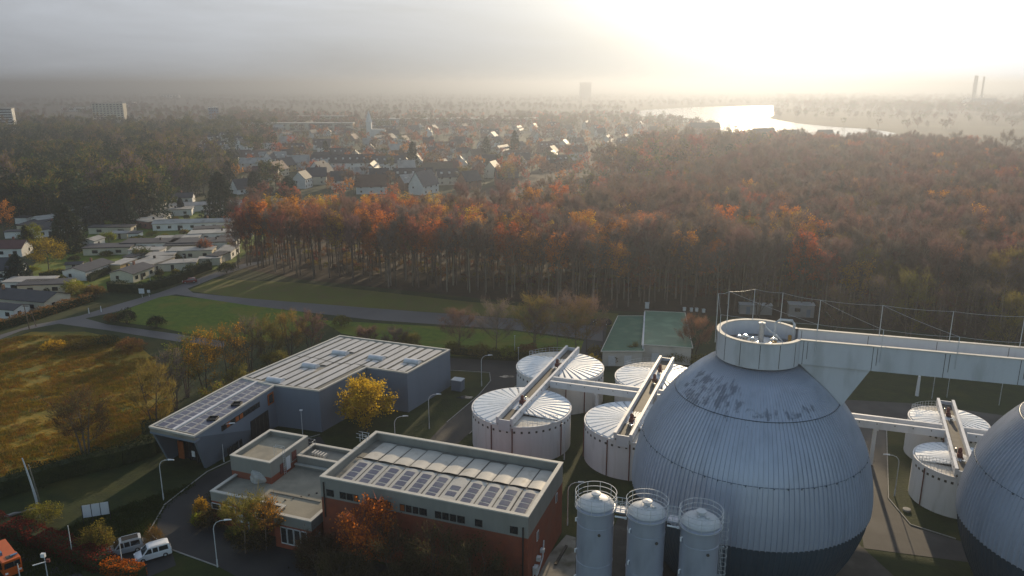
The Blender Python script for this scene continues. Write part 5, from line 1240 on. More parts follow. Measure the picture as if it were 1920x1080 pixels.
# ---- light crowns for far woods (few, large faces)
def far_meshes(sd, h, r, tw, lf, nt_, nl, size=.9):
    tb, fo, ms, bk = tree_meshes(sd, h, r, .28, tw, lf, nt_, nl, limbs=7, leaf=size, tww=.28, twl=(1.2, 2.6))
    me = fo.mesh('far_crown', ms); b = MB(); b.tube([(0, 0, 0), (0, 0, h * .7)], .28, 5, 0, False, .1)
    me2 = bpy.data.meshes.new('far_trunk'); me2.from_pydata(b.v, [], b.f); me2.materials.append(M[bk]); return [me2, me]
def far_con(sd, h, r):
    tb, fo, ms, bk = conifer(sd, h, r, 420); return [fo.mesh('far_conifer', ms)]
FARK = [far_meshes(31, 16, 5, 'twig_brown', 'leaf_brown', 420, 160), far_meshes(32, 17, 5, 'twig_grey', 'leaf_olive', 420, 160), far_meshes(33, 15, 5, 'twig_russet', 'leaf_russet', 240, 260),
        far_meshes(34, 14, 5, 'twig_olive', 'leaf_green', 160, 360), far_meshes(35, 15, 5, 'twig_russet', 'leaf_orange', 160, 330), far_con(36, 16, 4.2), far_con(37, 14, 3.4)]
pts, kd, sz = [], [], []
def lake_near(x, y): return (240 < x < 560 and 860 < y < 2500 and abs(x - (.155 * y + 150 if y > 1300 else 300 + (y - 900) * .1)) < 190) 
LK = poly([(1172, 211), (1215, 206), (1300, 201), (1450, 197.5), (1452, 216), (1440, 222), (1500, 232), (1560, 238), (1640, 243), (1680, 250), (1640, 262), (1540, 262), (1480, 258), (1400, 252), (1330, 240), (1270, 226), (1215, 219)])
TS0 = [G(u, v) for u, v in ((697, 362), (795, 362), (775, 345), (645, 318), (600, 330), (520, 330), (500, 338), (535, 322), (512, 310), (555, 318), (480, 318), (460, 285), (440, 305), (388, 298), (568, 352), (455, 362), (820, 335))]
def put(x, y, k, s):
    for (a, b) in TS0:
        t = (y - b)
        if -48 < t < 7 and abs(x - a * y / b) < 10: return
    if inside((x, y), LK): return
    pts.append((x, y, 0)); kd.append(k); sz.append(s)
# woods on the left between the gardens and the far estate
for _ in range(2000):
    y = 345 + 800 * rng.random() ** 1.15; x = -y * rng.uniform(.30, .80)
    dens = 1.0 if x < -.40 * y else .35
    if y < 430 and x > -.44 * y: continue
    if rng.random() > dens: continue
    pine = rng.random() < (.62 if x < -.46 * y and y < 800 else .22)
    put(x, y, int(rng.choice((5, 6))) if pine else int(rng.choice((1, 3, 3, 5, 6, 3))), rng.uniform(.7, 1.45))
# scattered trees through the town
for _ in range(1750):
    y = 400 + 1300 * rng.random() ** 1.2; x = y * rng.uniform(-.36, .34)
    if y < 470 and x > -60: continue
    put(x, y, int(rng.choice((0, 1, 2, 3, 4, 2, 0, 5))), rng.uniform(.45, .8))
# wood on the right running back towards the lake
for _ in range(1500):
    x = rng.uniform(60, 560); y = rng.uniform(300, 720)
    if x < 60 or y < back_y(x) - 6 or x > y * .78 or (y > 560 and x < .16 * y): continue
    put(x, y, int(rng.choice((0, 1, 0, 1, 2, 3, 0, 5))), rng.uniform(1.0, 1.45))
for _ in range(420):   # strip just behind the front wood
    x = rng.uniform(-90, 180); y = rng.uniform(312, 420)
    if y < back_y(x) + 8 or x < 5: continue
    put(x, y, int(rng.choice((0, 1, 2, 3, 0, 5))), rng.uniform(.7, 1.0))
# far plain: belts of wood
for _ in range(9000):
    y = 1100 + 3900 * rng.random() ** 1.3; x = y * rng.uniform(-.72, .72)
    n = math.sin(x * .0048 + 2) * math.sin(y * .0062 + .7) + .6 * math.sin(x * .011 + y * .009)
    if n < .02 and rng.random() > .12: continue
    if x > .2 * y and 1200 < y < 1700 and x < .62 * y and rng.random() < .5: continue
    put(x, y, int(rng.choice((0, 1, 0, 1, 3, 3))), rng.uniform(.6, .95))
for _ in range(700):   # wooded spit beyond the lake
    u = rng.uniform(1455, 1930); v = rng.uniform(180, 205 + (u - 1455) * .035); x, y = G(u, v); put(x, y, int(rng.choice((0, 1, 3))), rng.uniform(1.0, 1.5))
scatter('distant_woods', 'woods and garden trees fading into the haze over the plain', pts, FARK, kd, sz)

# ---- single trees and shrubs around the plant
def single(name, spec, px, label, rz=0.0, s=1.0, group=None, cat='tree', xy_=None):
    t = plant_proto(name, spec, label, cat); x, y = xy_ or G(*px); t.location = (x, y, 0); t.rotation_euler.z = rz; t.scale = (s, s, s)
    if group: t['group'] = group
    return t
single('maple_tree', tree_meshes(51, 8.6, 4.1, .12, 'twig_olive', 'leaf_amber', 300, 9500, limbs=20, trunk_r=.18, leaf=.34, clump=.25, shape=.42), (688, 806), 'dense yellow-orange tree in full leaf against the grey hall wall')
single('autumn_tree', tree_meshes(52, 9.5, 3.3, .3, 'twig_russet', 'leaf_orange', 900, 3000, limbs=14, trunk_r=.16, leaf=.30, clump=.45), (670, 1040), 'orange-leaved tree against the brick front of the hall', xy_=(-18.4, 85.2))
single('young_tree', tree_meshes(53, 7.6, 2.9, .42, 'twig_olive', 'leaf_olive', 1100, 1100, limbs=10, trunk_r=.12, leaf=.24), (470, 1035), 'thin olive-brown tree standing before the low annex wall', xy_=(-35.3, 90.2))
single('young_tree', tree_meshes(54, 7.0, 2.2, .4, 'twig_olive', 'leaf_amber', 800, 600, limbs=8, trunk_r=.09, leaf=.22), (500, 1030), 'slim sparse tree beside the olive-brown tree at the annex', xy_=(-32.8, 91.0))
k = 0
for x, y, h_, r_, lb in ((-14.0, 80.5, 8.6, 3.6, 'dark bare shrubby tree before the brick hall, left of the middle'), (-9.0, 79.8, 9.4, 3.4, 'dark bare shrubby tree before the brick hall wall, tallest one'), (-4.4, 78.6, 8.2, 3.4, 'dark bare shrubby tree near the right end of the brick hall front'), (-24.0, 84.5, 5.4, 2.9, 'low dark bush at the corner between annex and brick hall'), (-11.5, 77.0, 6.4, 3.6, 'low dark thicket in front of the bare trees at the bottom edge'), (-20.0, 80.6, 5.6, 3.0, 'low dark thicket at the foot of the orange tree'), (-1.5, 77.6, 5.4, 2.6, 'small dark bush beside the red end wall')):
    k += 1; single('bare_tree', tree_meshes(60 + k, h_, r_, .16, 'twig_dark', 'leaf_dark', 2600, 900, limbs=18, trunk_r=.12, leaf=.22, twl=(.5, 1.3), tww=.055, multi=3), None, lb, xy_=(x, y))
single('bare_tree', tree_meshes(71, 11.5, 4.5, .28, 'twig_dark', 'leaf_beech', 3400, 1100, limbs=16, trunk_r=.2, leaf=.2, twl=(.6, 1.6), tww=.06, multi=3), (163, 862), 'wide reddish-brown bare tree standing alone in front of the ochre meadow')
for i, (u, v, h_, r_, tw, lf, n1, n2, lb) in enumerate(((292, 815, 13.5, 3.6, 'twig_olive', 'leaf_olive', 2600, 500, 'tall thin grey-olive tree left of the sloping hall roof'), (330, 770, 11.5, 3.0, 'twig_grey', 'leaf_olive', 2200, 300, 'pale bare tree behind the grey-olive tree at the meadow edge'),
    (385, 742, 13.0, 3.5, 'twig_olive', 'leaf_amber', 1300, 2600, 'yellow-amber poplar-like tree behind the hall roof'), (352, 745, 12.5, 2.8, 'twig_olive', 'leaf_lime', 1200, 900, 'narrow yellowish tree just left of the amber tree'),
    (432, 722, 12.5, 3.6, 'twig_olive', 'leaf_amber', 2000, 1100, 'brown bushy tree behind the hall roof next to the amber tree'), (470, 700, 12.0, 3.6, 'twig_grey', 'leaf_olive', 2300, 700, 'grey-brown tree behind the middle of the long hall edge'),
    (505, 690, 11.0, 3.7, 'twig_olive', 'leaf_brown', 2300, 800, 'brown tree behind the long hall edge, third from its back corner'), (545, 675, 11.0, 3.6, 'twig_olive', 'leaf_olive', 2300, 700, 'olive-brown tree behind the hall, second from its back corner'), (582, 660, 9.0, 3.3, 'twig_brown', 'leaf_olive', 2200, 700, 'dark rounded tree at the back corner of the hall'),
    (452, 745, 5.5, 3.0, 'twig_olive', 'leaf_olive', 1600, 900, 'low scrubby bush hugging the hall side wall'), (410, 775, 5.0, 2.8, 'twig_olive', 'leaf_lime', 1500, 900, 'low yellow-green scrub hugging the hall wing'), (520, 708, 5.0, 3.0, 'twig_olive', 'leaf_olive', 1600, 900, 'low dark scrub behind the main hall roof edge'))):
    single('bare_tree' if n2 < n1 else 'autumn_tree', tree_meshes(80 + i, h_, r_, .18, tw, lf, n1, n2, limbs=17, trunk_r=.15, leaf=.26, twl=(.6, 1.5), tww=.06, multi=2 + i % 2), (u, v), lb)
ROW = ((690, 668, 6.5), (742, 672, 6.8), (772, 673, 5.5), (860, 662, 8.2), (930, 664, 9.5), (1000, 662, 10.5), (1003, 650, 7), (1045, 664, 11), (1080, 667, 9.5), (1100, 660, 10))
RL = ('small bare tree farthest left on the grass strip behind the hall', 'bare rounded tree on the grass strip above the hall roof', 'low bare tree right next to the rounded one above the hall roof', 'neat rounded bare tree standing free on the grass strip', 'dense dark bare tree left of the tanks', 'tall yellow-tinged bare tree behind the back tank', 'bare tree standing just behind the yellow-tinged tree', 'broad brown bare tree right above the back tank', 'thick brown shrub tree at the yard corner near the sheds', 'pale bare tree beside the dark parked car')
for i, ((u, v, h_), lb) in enumerate(zip(ROW, RL)):
    single('bare_tree', tree_meshes(100 + i, h_ * (1.0 if i < 3 else 1.28), h_ * (.40 if i < 3 else .50), .26, ('twig_brown', 'twig_grey', 'twig_olive')[i % 3], ('leaf_olive', 'leaf_brown')[i % 2], 2900, 350 if i < 5 else 800, limbs=18, trunk_r=.15, leaf=.24, twl=(.5, 1.3), tww=.06), (u, v), lb)
single('bare_tree', tree_meshes(115, 9.5, 3.6, .2, 'twig_russet', 'leaf_brown', 2300, 300, limbs=16, trunk_r=.14, leaf=.22, multi=2), (1300, 672), 'reddish bare tree in front of the brighter green roof')
single('russet_tree', tree_meshes(116, 14, 4.2, .3, 'twig_russet', 'leaf_russet', 1600, 1500, limbs=15, trunk_r=.2, leaf=.3), (1200, 572), 'russet tree rising behind the green-roofed sheds')
single('young_tree', tree_meshes(117, 4.2, .8, .2, 'twig_olive', 'leaf_lime', 300, 500, limbs=8, trunk_r=.06, leaf=.2), (1188, 678), 'thin yellow-green sapling against the shed wall')
for i, (u, v, h_, r_) in enumerate(((1640, 645, 16, 4.5), (1700, 650, 18, 4.6), (1765, 660, 15, 4.8), (1830, 665, 17, 4.6), (1890, 680, 16, 4.6), (1560, 640, 13, 4.0), (1420, 600, 15, 3.6))):
    single('bare_tree', tree_meshes(120 + i, h_, r_, .14, ('twig_grey', 'twig_olive', 'twig_brown')[i % 3], 'leaf_olive', 2600, 900, limbs=18, trunk_r=.2, leaf=.28, multi=2), (u, v), ('dark bare tree behind the walkway, first right of the green slide', 'taller bare tree behind the walkway near a wire mast', 'wide bare tree behind the middle of the high walkway', 'dark bare tree behind the walkway beyond the small tanks', 'dark bare tree behind the walkway at the right edge', 'bushy bare tree next to the green slide', 'bare tree rising behind the round digester platform')[i])
cf = None
for i, px in enumerate(((1465, 356), (1482, 349), (1505, 353), (1548, 355), (1392, 349), (1640, 354), (1662, 348), (1562, 348), (1720, 350), (1330, 352), (1250, 350))):
    x, y = G(*px); s_ = rng.uniform(.8, 1.15)
    if cf is None: cf = single('conifer', conifer(190, 19, 3.8, 2200, 'needle'), px, 'dull dark conifer rising inside the hazy right-hand wood', group='conifers inside the far wood')
    else: dup(cf, (x, y, 0), i * 1.1, None, None, (s_, s_, s_ * rng.uniform(.9, 1.1)))
rt = []
for i, (h_, r_, lb, lf, tw) in enumerate(((26, 7.0, 'tall spreading grey bare tree on the far wooded ridge before the lake', 'leaf_brown', 'twig_grey'), (23, 7.5, 'broad russet domed tree on the far wooded ridge before the lake', 'leaf_russet', 'twig_russet'))):
    rt.append(single('bare_tree' if i == 0 else 'russet_tree', tree_meshes(210 + i, h_, r_, .25, tw, lf, 2600, 300 + 1300 * i, limbs=17, trunk_r=.35, leaf=.55, twl=(1.0, 2.4), tww=.14), ((1500, 309), (1555, 312))[i], lb, group=('bare ridge trees', 'russet ridge trees')[i]))
for i, px in enumerate(((1250, 306), (1285, 310), (1330, 312), (1370, 309), (1415, 312), (1460, 308), (1530, 306), (1590, 308), (1625, 312), (1655, 306), (1690, 309), (1720, 313), (1750, 307), (1785, 309), (1815, 313), (1845, 309), (1880, 312), (1905, 318), (1300, 328), (1350, 330), (1440, 332), (1520, 330), (1600, 333), (1680, 330), (1770, 332), (1850, 334), (1220, 322), (1180, 318))):
    x, y = G(*px); k_ = 1 if i % 4 == 2 else 0; s_ = rng.uniform(.8, 1.08); dup(rt[k_], (x, y, 0), i * 1.7, None, None, (s_, s_, s_ * rng.uniform(.9, 1.1)))
# round shrubs in the lower left and elsewhere
def shrub(px, rx, h_, leafm, lb, n=2200, seed=None, leaf=.18, hollow=.5, twigm='twig_olive', xy_=None, cat='bush'):
    return single('round_shrub', bush(seed or int(px[0] + px[1]), rx, h_, n, leafm, twigm, leaf, hollow), px, lb, cat=cat, xy_=xy_)
shrub((186, 1036), 2.2, 4.3, 'leaf_olive', 'round olive-green shrub standing in front of the white notice board', 3400)
shrub((82, 985), 2.4, 3.4, 'leaf_olive', 'round brownish shrub beside the metal fins on the lawn', 3000)
shrub((290, 1025), 1.2, 3.2, 'leaf_brown', 'small pale brown shrub between the two parked vans', 1500, leaf=.13)
shrub((378, 968), 1.1, 3.0, 'leaf_amber', 'small orange-yellow bush by the annex corner', 1700)
shrub((372, 985), 1.0, 1.9, 'leaf_lime', 'low yellow-green bush at the annex corner by the driveway', 1200)
shrub((440, 1010), 1.2, 1.6, 'leaf_green', 'small bright green bush before the annex wall', 1200)
shrub((400, 985), 2.2, 2.6, 'leaf_dark', 'dark shrub mass along the annex wall', 2400)
shrub((480, 1025), 2.6, 2.4, 'leaf_dark', 'dark low shrub under the thin annex trees', 2400)
shrub((590, 1050), 2.6, 2.6, 'leaf_dark', 'dark low shrub in front of the annex window', 2400)
shrub((238, 607), 2.6, 4.0, 'hedge_dark', 'dark purple-brown bush on the grass island, larger one', 2600, twigm='twig_brown', leaf=.25)
shrub((293, 613), 2.2, 3.0, 'hedge_dark', 'dark bush on the grass island edge, smaller one', 2200, leaf=.25)
shrub((213, 603), 2.4, 2.2, 'leaf_brown', 'low reddish bush on the tip of the grass island', 1500, leaf=.25)
shrub((100, 655), 2.8, 2.2, 'leaf_amber', 'yellowish bramble clump on the near road bank', 1700, leaf=.25)
shrub((150, 652), 3.0, 2.0, 'leaf_olive', 'dull green bramble clump on the near road bank', 1700, leaf=.25)
shrub((245, 655), 3.4, 2.6, 'leaf_brown', 'dark brown bramble clump beside the lower path', 2000, leaf=.25)
shrub((200, 645), 3.0, 2.0, 'hedge_dark', 'dark low bush beside the lower path near the brambles', 1700, leaf=.25)
shrub((150, 560), 4.0, 4.6, 'leaf_olive', 'big olive bush at the road bend next to the long hedge', 3400, leaf=.3)
shrub((178, 558), 3.0, 3.8, 'leaf_brown', 'brown bush at the road bend corner', 2600, leaf=.3)
shrub((140, 548), 3.0, 4.0, 'leaf_lime', 'yellow-green bush behind the olive bush at the bend', 2200, leaf=.3)
shrub((425, 512), 3.2, 3.6, 'hedge_dark', 'dark bush at the wood corner near the road end', 2200, leaf=.3)
for i, (u, v, r_, lf) in enumerate(((1120, 672, 2.6, 'leaf_olive'), (1155, 680, 2.2, 'leaf_brown'), (1270, 680, 2.8, 'leaf_olive'), (900, 668, 2.6, 'leaf_olive'), (955, 672, 2.4, 'leaf_lime'), (1110, 690, 2.0, 'leaf_amber'), (850, 664, 2.2, 'leaf_olive'), (1320, 690, 3.0, 'leaf_olive'), (640, 612, 2.4, 'leaf_olive'), (990, 668, 2.4, 'leaf_brown'), (1030, 672, 2.4, 'leaf_olive'))):
    shrub((u, v), r_, 3.0, lf, ('olive shrub at the yard fence behind the back tank', 'brown shrub by the pale shed wall corner', 'olive shrub before the second green-roofed shed', 'olive shrub under the dense bare tree by the yard', 'yellow-green shrub in the row behind the yard', 'amber shrub at the back tank edge', 'olive shrub under the free-standing rounded tree', 'wide olive shrub under the reddish bare tree', 'olive shrub beside the path above the hall', 'brown shrub in the row behind the yard', 'olive shrub in the row nearest the back tank')[i], 1500, leaf=.28)
# hedges: long clipped strips
def hedge(name, label, pts, wd_, hh, leafm, dens=42, leaf=.2, rough=.3):
    P = [Vector(p) for p in pts]; fo = Fol(); q = np.random.default_rng(int(abs(P[0].x * 13)) + 5); tb = MB()
    for a, b in zip(P, P[1:]):
        d = (b - a); ln = d.length; u = d / ln; nv = Vector((-u.y, u.x)); n = int(ln * dens * (hh + wd_))
        t = q.random(n) * ln; w_ = q.uniform(-.5, .5, n); z = q.random(n); e = q.integers(0, 3, n)
        w_ = np.where(e == 0, np.sign(w_) * .5, w_); z = np.where(e > 0, np.where(e == 1, 1.0, z), z)
        z = z * hh * (1 + .12 * np.sin(t * .8 + a.x) + .08 * np.sin(t * 2.3)) + q.normal(size=n) * rough * .35; wv = w_ * wd_ * (1 + .15 * np.sin(t * 1.3)) + q.normal(size=n) * rough * .35
        c = np.stack([a.x + u.x * t + nv.x * wv, a.y + u.y * t + nv.y * wv, np.maximum(z, .05)], 1); fo.leaves(c, q.uniform(.7, 1.5, n) * leaf, q, 0)
        tb.box(((a.x + b.x) / 2, (a.y + b.y) / 2, hh * .43), (ln + .05, wd_ * .72, hh * .86), math.atan2(u.y, u.x))
    t = thing(name, label, 'hedge', (0, 0, 0)); tb.build('core', 'hedge_dark', t); link('foliage', fo.mesh('foliage', (leafm,)), t); return t
hedge('clipped_hedge', 'tall dark clipped hedge curving along the road round the cream bungalow', poly([(205, 545), (264, 550), (330, 531), (372, 512), (395, 505)]), 2.0, 3.0, 'hedge_dark', 20, .3)
hedge('clipped_hedge', 'dark clipped hedge between the two nearest bungalows', poly([(168, 528), (205, 512)]), 1.6, 2.2, 'hedge_dark', 22, .3)
hedge('roadside_hedge', 'long brownish hedge along the road in front of the long grey house', poly([(-40, 627), (60, 600), (120, 580), (172, 564)]), 2.4, 2.2, 'leaf_brown', 20, .3)
hedge('beech_hedge', 'long rust-red beech hedge running down to the orange end by the vans', poly([(-30, 985), (60, 1012), (130, 1040), (200, 1066)]), 2.4, 2.0, 'leaf_beech', 70, .2)
hedge('beech_hedge', 'bright orange end of the beech hedge beside the parked vans', poly([(200, 1066), (232, 1078), (268, 1084)]), 1.8, 1.5, 'leaf_hedge', 90, .2)
hedge('boundary_hedge', 'dark low hedge between the ochre meadow and the shaded lawn', poly([(-20, 935), (60, 912), (140, 888), (230, 868), (290, 850), (285, 815)]), 2.6, 2.9, 'hedge_dark', 34, .24)
hedge('boundary_hedge', 'dark hedge along the fence behind the tank yard', poly([(842, 662), (900, 668), (985, 674), (1090, 684), (1125, 690)]), 1.6, 1.8, 'leaf_olive', 26, .26)
hedge('garden_hedge', 'low dark garden hedge left of the nearest bungalows', poly([(75, 520), (120, 512)]), 1.6, 1.6, 'leaf_olive', 20, .3)
# garden trees and dark conifers on the left
for i, (u, v, h_, r_, m_, n, lb) in enumerate(((416, 412, 22, 5.6, 'needle', 5200, 'huge dark broad conifer beside the wood, the largest one'), (130, 470, 17.5, 5.0, 'needle', 4200, 'dark spreading conifer left of the white garden shed'), (282, 392, 16, 4.2, 'needle_blue', 3200, 'dark pointed conifer behind the long flat roofs'), (215, 400, 19, 5.0, 'needle', 3800, 'tall dark conifer behind the yellowish trees'), (235, 425, 14, 4.6, 'needle', 2600, 'lower dark tree hugging the tall conifer'),
    (340, 400, 7.5, 1.5, 'needle_blue', 1100, 'small dark cypress among the flat roofs'), (180, 430, 10.5, 3.2, 'needle_blue', 1900, 'small dark conifer right of the spreading conifer'), (542, 376, 13, 5.0, 'needle', 3200, 'dark round evergreen at the left end of the wood'), (478, 372, 15, 3.6, 'needle', 2400, 'green-dark conifer behind the flat roofs near the wood'), (430, 355, 17, 3.0, 'needle', 2000, 'slim conifer behind the huge dark one'), (775, 325, 22, 3.8, 'needle', 2400, 'tall lone conifer among the town houses'),
    (965, 300, 24, 4.2, 'needle', 2000, 'dark conifer far out in the hazy town'), (912, 302, 20, 4.0, 'needle', 1800, 'second dark conifer in the hazy town, left of another'), (35, 530, 9.0, 3.0, 'needle_blue', 2000, 'small dark fir in front of the blue-grey house'), (53, 470, 9.5, 2.0, 'needle', 1500, 'slim dark fir next to the yellow-green tree'), (375, 348, 13, 1.8, 'needle', 1100, 'slim cypress left of the huge dark conifer'), (612, 300, 16, 3.0, 'needle', 1300, 'pointed conifer between distant gabled houses'))):
    single('conifer', conifer(140 + i, h_, r_, n, m_, base=.04 if r_ < 4 else .1), (u, v), lb)
for i, (u, v, h_, r_, tw, lf, n1, n2, lb) in enumerate(((62, 470, 9, 3.8, 'twig_olive', 'leaf_lime', 300, 2600, 'bright yellow-green tree at the left among gardens'), (92, 508, 10, 5.2, 'twig_olive', 'leaf_yellow', 1500, 2000, 'wide yellow-olive willow-like tree near the left edge'), (8, 440, 13, 4.4, 'twig_russet', 'leaf_orange', 900, 1500, 'orange-red tree at the very left edge'),
    (255, 400, 12, 4.2, 'twig_olive', 'leaf_olive', 1200, 1400, 'olive tree between two dark conifers'), (195, 405, 11, 3.4, 'twig_russet', 'leaf_russet', 1200, 900, 'russet tree in front of the tall dark conifer'), (150, 372, 13, 5, 'twig_brown', 'leaf_brown', 1700, 800, 'brown tree in the woods left of the conifers'), (175, 345, 15, 5.6, 'twig_olive', 'leaf_lime', 1300, 1200, 'yellow-green topped tree in the dark woods'), (60, 372, 15, 6, 'twig_grey', 'leaf_green', 1200, 1600, 'broad green tree among the dark woods at left'),
    (470, 497, 15, 3.6, 'twig_brown', 'leaf_brown', 2000, 200, 'bare tree at the road end in front of the wood'), (448, 490, 14, 3.4, 'twig_grey', 'leaf_brown', 1900, 150, 'leftmost bare tree at the wood corner'), (500, 500, 17, 3.6, 'twig_brown', 'leaf_brown', 2000, 300, 'bare tree with long trunk at the wood corner'), (385, 478, 5, 2.6, 'twig_brown', 'leaf_russet', 1200, 700, 'low russet bush among the flat roofs'), (268, 488, 3.2, 3.4, 'twig_olive', 'leaf_green', 400, 1700, 'low green garden bush before the flat house'), (205, 455, 3.0, 2.6, 'twig_olive', 'leaf_lime', 300, 1200, 'small yellow-green garden bush on the bright lawn'),
    (590, 330, 10, 4, 'twig_russet', 'leaf_orange', 700, 900, 'orange-brown tree between distant houses'), (520, 300, 14, 5.5, 'twig_russet', 'leaf_orange', 700, 1300, 'hazy orange tree group before the distant terrace'), (640, 345, 11, 4.5, 'twig_brown', 'leaf_russet', 1500, 600, 'russet-brown garden tree left of the red-roofed house'), (870, 350, 12, 5, 'twig_olive', 'leaf_olive', 1500, 700, 'olive tree beyond the wood right of the white gable'), (950, 352, 14, 6, 'twig_olive', 'leaf_amber', 1300, 800, 'hazy amber-olive tree beyond the middle of the wood'))):
    single('garden_tree', tree_meshes(170 + i, h_, r_, .2, tw, lf, n1, n2, limbs=14, trunk_r=.18, leaf=.38, twl=(.7, 1.8), tww=.08), (u, v), lb)
sheet('gardens', poly([(70, 560), (60, 500), (120, 430), (300, 385), (520, 380), (540, 410), (430, 500), (330, 520), (210, 545)]), -.004, 'lawn'); sheet('garden_lawn', poly([(150, 480), (230, 455), (240, 480), (185, 500)]), 0, 'lawn'); sheet('garden_lawn', poly([(300, 520), (350, 498), (372, 505), (310, 528)]), 0, 'lawn'); sheet('garden_lawn', poly([(205, 445), (262, 432), (300, 440), (240, 458)]), 0, 'lawn')

# garden bushes between the bungalows
gb = []
for i, (rx, h_, lf) in enumerate(((1.7, 2.2, 'hedge_dark'), (1.9, 2.6, 'leaf_lime'), (1.6, 2.4, 'leaf_olive'))):
    gb.append(single('garden_bush', bush(400 + i, rx, h_, 900, lf, leaf=.34), (228 + i * 20, 440 + i * 16), 'small %s garden bush between the flat-roofed bungalows' % ('dark green', 'yellow-green', 'olive-brown')[i], cat='bush', group='garden bushes, ' + ('dark', 'yellowish', 'olive')[i]))
GB = [(300, 520), (330, 516), (360, 505), (225, 540), (200, 480), (190, 470), (250, 458), (262, 452), (300, 455), (310, 450), (330, 450), (345, 440), (420, 440), (300, 478), (330, 490), (345, 492), (415, 478), (430, 470), (440, 460), (260, 494), (240, 492), (215, 470), (150, 470), (140, 490), (115, 485), (100, 520), (110, 530), (60, 512), (45, 545), (70, 540), (95, 548), (120, 536), (285, 442), (255, 430), (330, 415), (350, 412), (390, 412), (400, 420), (320, 425), (440, 425), (460, 432), (470, 420), (205, 430), (145, 440), (120, 450), (75, 470), (75, 490), (50, 440), (165, 420), (355, 395), (520, 410)]
for i, px in enumerate(GB):
    x, y = G(*px); p = gb[(0, 2, 1, 0, 2)[i % 5]]; dup(p, (x, y, 0), i * 1.3, None, None, (rng.uniform(.7, 1.5), rng.uniform(.7, 1.5), rng.uniform(.7, 1.3)))

# ================================================================== houses
def house(name, label, x, y, rot, L_, Wd, hw, hr, wallm, roofm, wins=0, chim=True, flat=False, cat='house', group=None, door=False, dormers=0):
    t = thing(name, label, cat, (x, y, 0), rot, group); a, b = L_ / 2, Wd / 2
    mb = MB()
    if flat:
        mb.prism([(-a, -b), (a, -b), (a, b), (-a, b)], 0, hw); mb.build('wall', wallm, t)
        mb = MB(); mb.prism([(-a - .3, -b - .3), (a + .3, -b - .3), (a + .3, b + .3), (-a - .3, b + .3)], hw + .003, hw + .32); r_ = mb.build('roof', roofm, t)
    else:
        mb.prism([(-a, -b), (a, -b), (a, b), (-a, b)], 0, hw, top=False)
        for s in (-1, 1): mb.face([(s * a, -b, hw), (s * a, b, hw), (s * a, 0, hw + hr)])
        mb.build('wall', wallm, t)
        mb = MB(); o_, k_ = .35, hr / b; e = .4; th_ = .16
        for s in (-1, 1):
            q0 = [(-a - o_, s * (b + e), hw - e * k_ + .05), (a + o_, s * (b + e), hw - e * k_ + .05), (a + o_, 0, hw + hr + .05), (-a - o_, 0, hw + hr + .05)]
            q1 = [(p, q, z + th_) for p, q, z in q0]; mb.face(q0); mb.face(q1)
            for i in range(4): j = (i + 1) % 4; mb.face([q0[i], q0[j], q1[j], q1[i]])
        r_ = mb.build('roof', roofm, t)
    if chim: wall_box(r_, 'chimney', 'wall_brick' if not flat else 'dark_frame', (a * .35, b * .15, hw + (hr if not flat else .3) + .45), (.6, .6, 1.5 if not flat else .9))
    for d in range(dormers):
        xx = -a + L_ * (d + .5) / dormers; wall_box(r_, 'dormer', 'wall_white', (xx, -b * .55, hw + hr * .52), (1.3, 1.5, 1.1))
    if wins:
        for s in (-1, 1):
            for i in range(wins):
                xx = -a + L_ * (i + .5) / wins
                for zz in ([hw * .5] if hw < 4 else [1.5, 4.2]):
                    wall_box(t, 'window', 'glass', (xx, s * (b + .02), zz), (1.1 if hw > 4 else 1.4, .06, 1.15))
        for s in (-1, 1):
            wall_box(t, 'window', 'glass', (s * (a + .02), Wd * .18, hw * .55 if hw < 4 else 4.0), (.06, 1.0, 1.1))
    if door: wall_box(t, 'door', 'dark_frame', (-a + 1.0 + L_ * .3, -b - .02, 1.05), (1.0, .07, 2.1))
    return t
def at(px): return G(*px)
BG = 'low bungalows on the left'
def bung(px, rotd, L_, Wd, lb, wall='wall_white', roof='roof_pale', hw=2.9, hr=1.1, flat=False, wins=3, chim=True):
    x, y = at(px); return house('flat_roofed_house' if flat else 'bungalow', lb, x, y, R(rotd), L_, Wd, hw, hr, wall, roof, wins, chim, flat, 'house', BG, True)
bung((168, 516), 82, 14, 8, 'small white bungalow with blue-grey roof behind the hedge', 'wall_white', 'roof_slate')
bung((250, 522), 80, 11, 8, 'cream bungalow with slate roof inside the curved dark hedge', 'wall_cream', 'roof_slate')
bung((288, 504), 80, 12, 8.5, 'cream flat-roofed house joined behind the cream bungalow', 'wall_cream', 'roof_pale', flat=True)
bung((40, 572), 165, 26, 9, 'long grey-roofed house with pale gable at the left edge', 'wall_cream', 'roof_slate', 3.0, 1.6)
bung((18, 592), 165, 9, 5, 'low dark-roofed side building before the long house', 'wall_white', 'roof_slate', 2.6, .8, wins=2, chim=False)
bung((365, 428), 9, 32, 8, 'long white terrace of bungalows with pale roof in the middle of the gardens', 'wall_white', 'roof_pale', wins=7)
bung((285, 466), 4, 19, 9, 'dark flat-roofed house in front of the white terrace', 'wall_white', 'roof_slate', flat=True, wins=4)
bung((278, 482), 0, 11, 6, 'small white front wing with flat roof and windows', 'wall_white', 'roof_pale', flat=True, wins=3, chim=False)
bung((385, 465), 8, 24, 9, 'wide flat pale-roofed house beside the wood corner', 'wall_white', 'roof_slate', flat=True, wins=5)
bung((362, 482), 8, 15, 7, 'flat pale-roofed house below the wide one near the wood', 'wall_cream', 'roof_pale', flat=True, wins=3)
bung((402, 448), 12, 18, 8, 'grey flat-roofed house half behind the corner trees', 'wall_white', 'roof_pale', flat=True, wins=4)
bung((335, 504), 15, 12, 6, 'low pale garage with flat roof behind the hedge', 'wall_cream', 'roof_pale', 2.4, flat=True, wins=0, chim=False)
